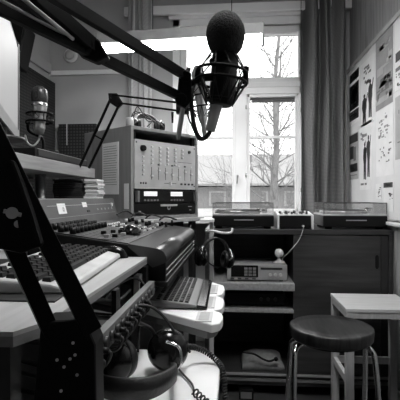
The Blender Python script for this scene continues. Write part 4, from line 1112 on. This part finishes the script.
# ------------------------------------------------------------ slim desk arm with second microphone
D2 = 1.75; k2_ = D2/FP
sa_ = thing('microphone_arm', 'slim black desk arm rising from beside the rack', 'microphone arm', PD(85, 195, 2.0))
def q2(px, py, d=D2): return PD(px, py, d)
MB().bar(q2(79, 168, 1.9), q2(111, 98), .008).build('near_bar', 'blackmetal', sa_)
MB().bar(q2(89, 168, 1.9), q2(120, 103), .008).build('near_bar', 'blackmetal', sa_)
MB().cyl(q2(84, 166, 1.9), (q2(84,166,1.9).x, q2(84,166,1.9).y, sz1), .014).build('base_pin', 'blackmetal', sa_)
jn = MB().prism([q2(108, 93), q2(117, 93), q2(123, 103), q2(118, 108), q2(109, 102)], FW*.02); jn.build('joint_plate', 'blackmetal', sa_, bev=.002)
MB().bar(q2(113, 95), q2(182, 103, 1.5), .006, .007).build('far_bar', 'blackmetal', sa_)
MB().bar(q2(119, 103), q2(180, 111, 1.5), .006, .007).build('far_bar', 'blackmetal', sa_)
MB().bar(q2(94, 135), q2(103, 140), .006).build('cross_link', 'blackmetal', sa_)
MB().prism([q2(176, 99, 1.49), q2(188, 99, 1.49), q2(189, 113, 1.49), q2(176, 113, 1.49)], FW*.03).build('end_clamp', 'blackmetal', sa_, bev=.003)
MB().cyl(q2(172.5, 112, 1.5), q2(172.5, 123, 1.5), .005, .003).build('tail_screw', 'blackmetal', sa_)
m2 = thing('side_microphone', 'slim grey microphone in cord shock mount behind the foam one', 'microphone', q2(203, 128, 1.5))
k3 = 1.5/FP
axm = (q2(199, 80, 1.5)-q2(205, 134, 1.5)).normalized()
MB().lathe([(2.2*k3, 0), (2.6*k3, 14*k3), (3.6*k3, 16*k3), (4.6*k3, 20*k3), (5.2*k3, 34*k3), (5.5*k3, 52*k3), (6.4*k3, 54*k3), (6.4*k3, 66*k3), (3*k3, 72*k3), (0, 73*k3)], q2(205, 138, 1.5), axm).build('body', 'steel', m2)
s1 = MB(); sd2 = axm.cross(FW).normalized(); f2 = sd2.cross(axm)
for (px, py, r) in ((200.5, 97, 13), (201.5, 108, 13)):
    c0 = q2(px, py, 1.5); s1.tube([c0+(sd2*math.cos(2*PI*i/20)+f2*math.sin(2*PI*i/20))*r*k3 for i in range(20)], .003, 8, closed=True)
s1.bar(q2(188, 105, 1.5), q2(191, 105, 1.5), .012)
s1.build('shock_mount', 'blackmetal', m2)
s1 = MB()
for i in range(8):
    a = 2*PI*i/8
    f_ = lambda px, py, r, an: q2(px, py, 1.5)+(sd2*math.cos(an)+f2*math.sin(an))*r*k3
    s1.tube([f_(200.5, 97, 13, a), f_(201, 88, 6, a+.4), f_(200.5, 97, 13, a+.8)], .0016, 6, sm=False)
    s1.tube([f_(201.5, 108, 13, a), f_(202, 117, 6, a+.4), f_(201.5, 108, 13, a+.8)], .0016, 6, sm=False)
s1.build('elastic_cord', 'rubber', m2)

# ------------------------------------------------------------ outside
S('ground_outside', 'snowy ground outside the window', MB().mm((-60, 5, -3.2), (60, 90, -3)), 'snow')
bpy.data.objects['ground_outside'].name = 'ground'
bl = thing('house', 'low pale house with snowy roof seen through the window', 'house', (0, 26, -3))
FY = 24
def ex(px): return WY(px, 198, FY).x
def ez(py): return WY(200, py, FY).z
MB().mm((-12, FY, -3), (14, FY+9, ez(187))).build('wall', 'facade', bl)
MB().prism([(-12.5, FY-.6, ez(186)), (-12.5, FY-.6, ez(184)), (-12.5, FY+4.6, ez(184)+2.1), (-12.5, FY+9.6, ez(184)), (-12.5, FY+9.6, ez(186))], (27, 0, 0)).build('roof', 'snow', bl)
for a_, b_ in ((209, 226), (262, 268), (180, 195), (284, 296), (231, 238)):
    wf = MB().mm((ex(a_), FY-.06, ez(206)), (ex(b_), FY, ez(191))).build('window_frame', 'facwhite', bl)
    MB().mm((ex(a_)+.12, FY-.08, ez(206)+.1), (ex(b_)-.12, FY-.06, ez(191)-.1)).build('pane', 'mid', wf)
MB().mm((ex(250), FY+3, ez(184)+1), (ex(254), FY+3.6, ez(150))).build('chimney', 'mid', bl)
rt = random.Random(11)
def branch(mb, p, d, L, r, depth):
    n = 4; pts = [p]; dd = d.copy()
    for i in range(n):
        dd = (dd+Vector((rt.uniform(-.16,.16), rt.uniform(-.16,.16), rt.uniform(-.04,.14)))).normalized(); pts.append(pts[-1]+dd*L/n)
    mb.tube(pts, lambda t_: r*(1-.55*t_), 5, sm=False)
    if depth == 0: return
    for i in range(1, len(pts)):
        for k in range(2 if depth > 1 else 2):
            if rt.random() < .95:
                a = rt.uniform(0, 2*PI); o_ = dd.orthogonal().normalized(); o_.rotate(Matrix.Rotation(a, 3, dd))
                nd = (dd*rt.uniform(.55, 1)+o_*rt.uniform(.6, 1.1)+Vector((0,0,.12))).normalized()
                branch(mb, pts[i], nd, L*rt.uniform(.5, .72), r*(1-.5*i/len(pts))*.5, depth-1)
TY = 9.0
tb = WY(275, 198, TY)
tr_ = thing('bare_tree', 'bare leafless tree standing outside the right casement', 'tree', (tb.x, TY, -3))
tm = MB(); tm.tube([(tb.x, TY, -3), (tb.x+.02, TY, 0), (tb.x-.02, TY, 1.3), (tb.x+.03, TY, 2.2), (tb.x, TY, 3.4), (tb.x+.1, TY, 4.6)], lambda t_: .11*(1-.75*t_), 8)
tm.build('trunk', 'bark', tr_)
bmb = MB()
for i in range(34):
    z = .1+i*.13; a = i*2.4+.3; s_ = 1-.02*i
    branch(bmb, Vector((tb.x, TY, z)), Vector((math.cos(a), math.sin(a)*.7, .55)).normalized(), 1.45*s_, .022*s_, 2)
bmb.build('branches', 'bark', tr_)
t2 = WY(262, 198, 16)
tr2 = thing('bare_tree', 'slender bare tree farther away showing through the transom', 'tree', (t2.x+.5, 16, -3))
MB().tube([(t2.x+.5, 16, -3), (t2.x+.5, 16, 2), (t2.x+.7, 16, 6.5)], lambda t_: .12*(1-.8*t_), 8).build('trunk', 'bark', tr2)
bmb = MB()
for i in range(14):
    z = 1.5+i*.36; a = i*2.4
    branch(bmb, Vector((t2.x+.55, 16, z)), Vector((math.cos(a), math.sin(a), 1.1)).normalized(), 1.5, .03, 1)
bmb.build('branches', 'bark', tr2)

# ------------------------------------------------------------ light, sky, camera
wd = bpy.data.worlds.new('World'); bpy.context.scene.world = wd; wd.use_nodes = True
bg_ = wd.node_tree.nodes['Background']; bg_.inputs[0].default_value = (1,1,1,1); bg_.inputs[1].default_value = 2.6
al = bpy.data.lights.new('window_portal', 'AREA'); al.shape = 'RECTANGLE'; al.size = wr-wl; al.size_y = wt-wb
al.cycles.is_portal = True
ao = bpy.data.objects.new('window_portal', al); C.objects.link(ao); ao.location = ((wl+wr)/2, YW+.3, (wb+wt)/2); ao.rotation_euler = (-PI/2, 0, 0)
cam = bpy.data.cameras.new('camera'); co_ = bpy.data.objects.new('camera', cam); C.objects.link(co_)
cam.sensor_width = 36; cam.sensor_fit = 'HORIZONTAL'; cam.lens = 36*FP/400; cam.clip_start = .02; cam.clip_end = 300
cam.shift_y = -2/400
co_.location = EYE; co_.rotation_euler = (PI/2, 0, TH)
scn = bpy.context.scene; scn.camera = co_
scn.view_settings.view_transform = 'Standard'; scn.view_settings.look = 'None'; scn.view_settings.exposure = .25; scn.view_settings.gamma = 1
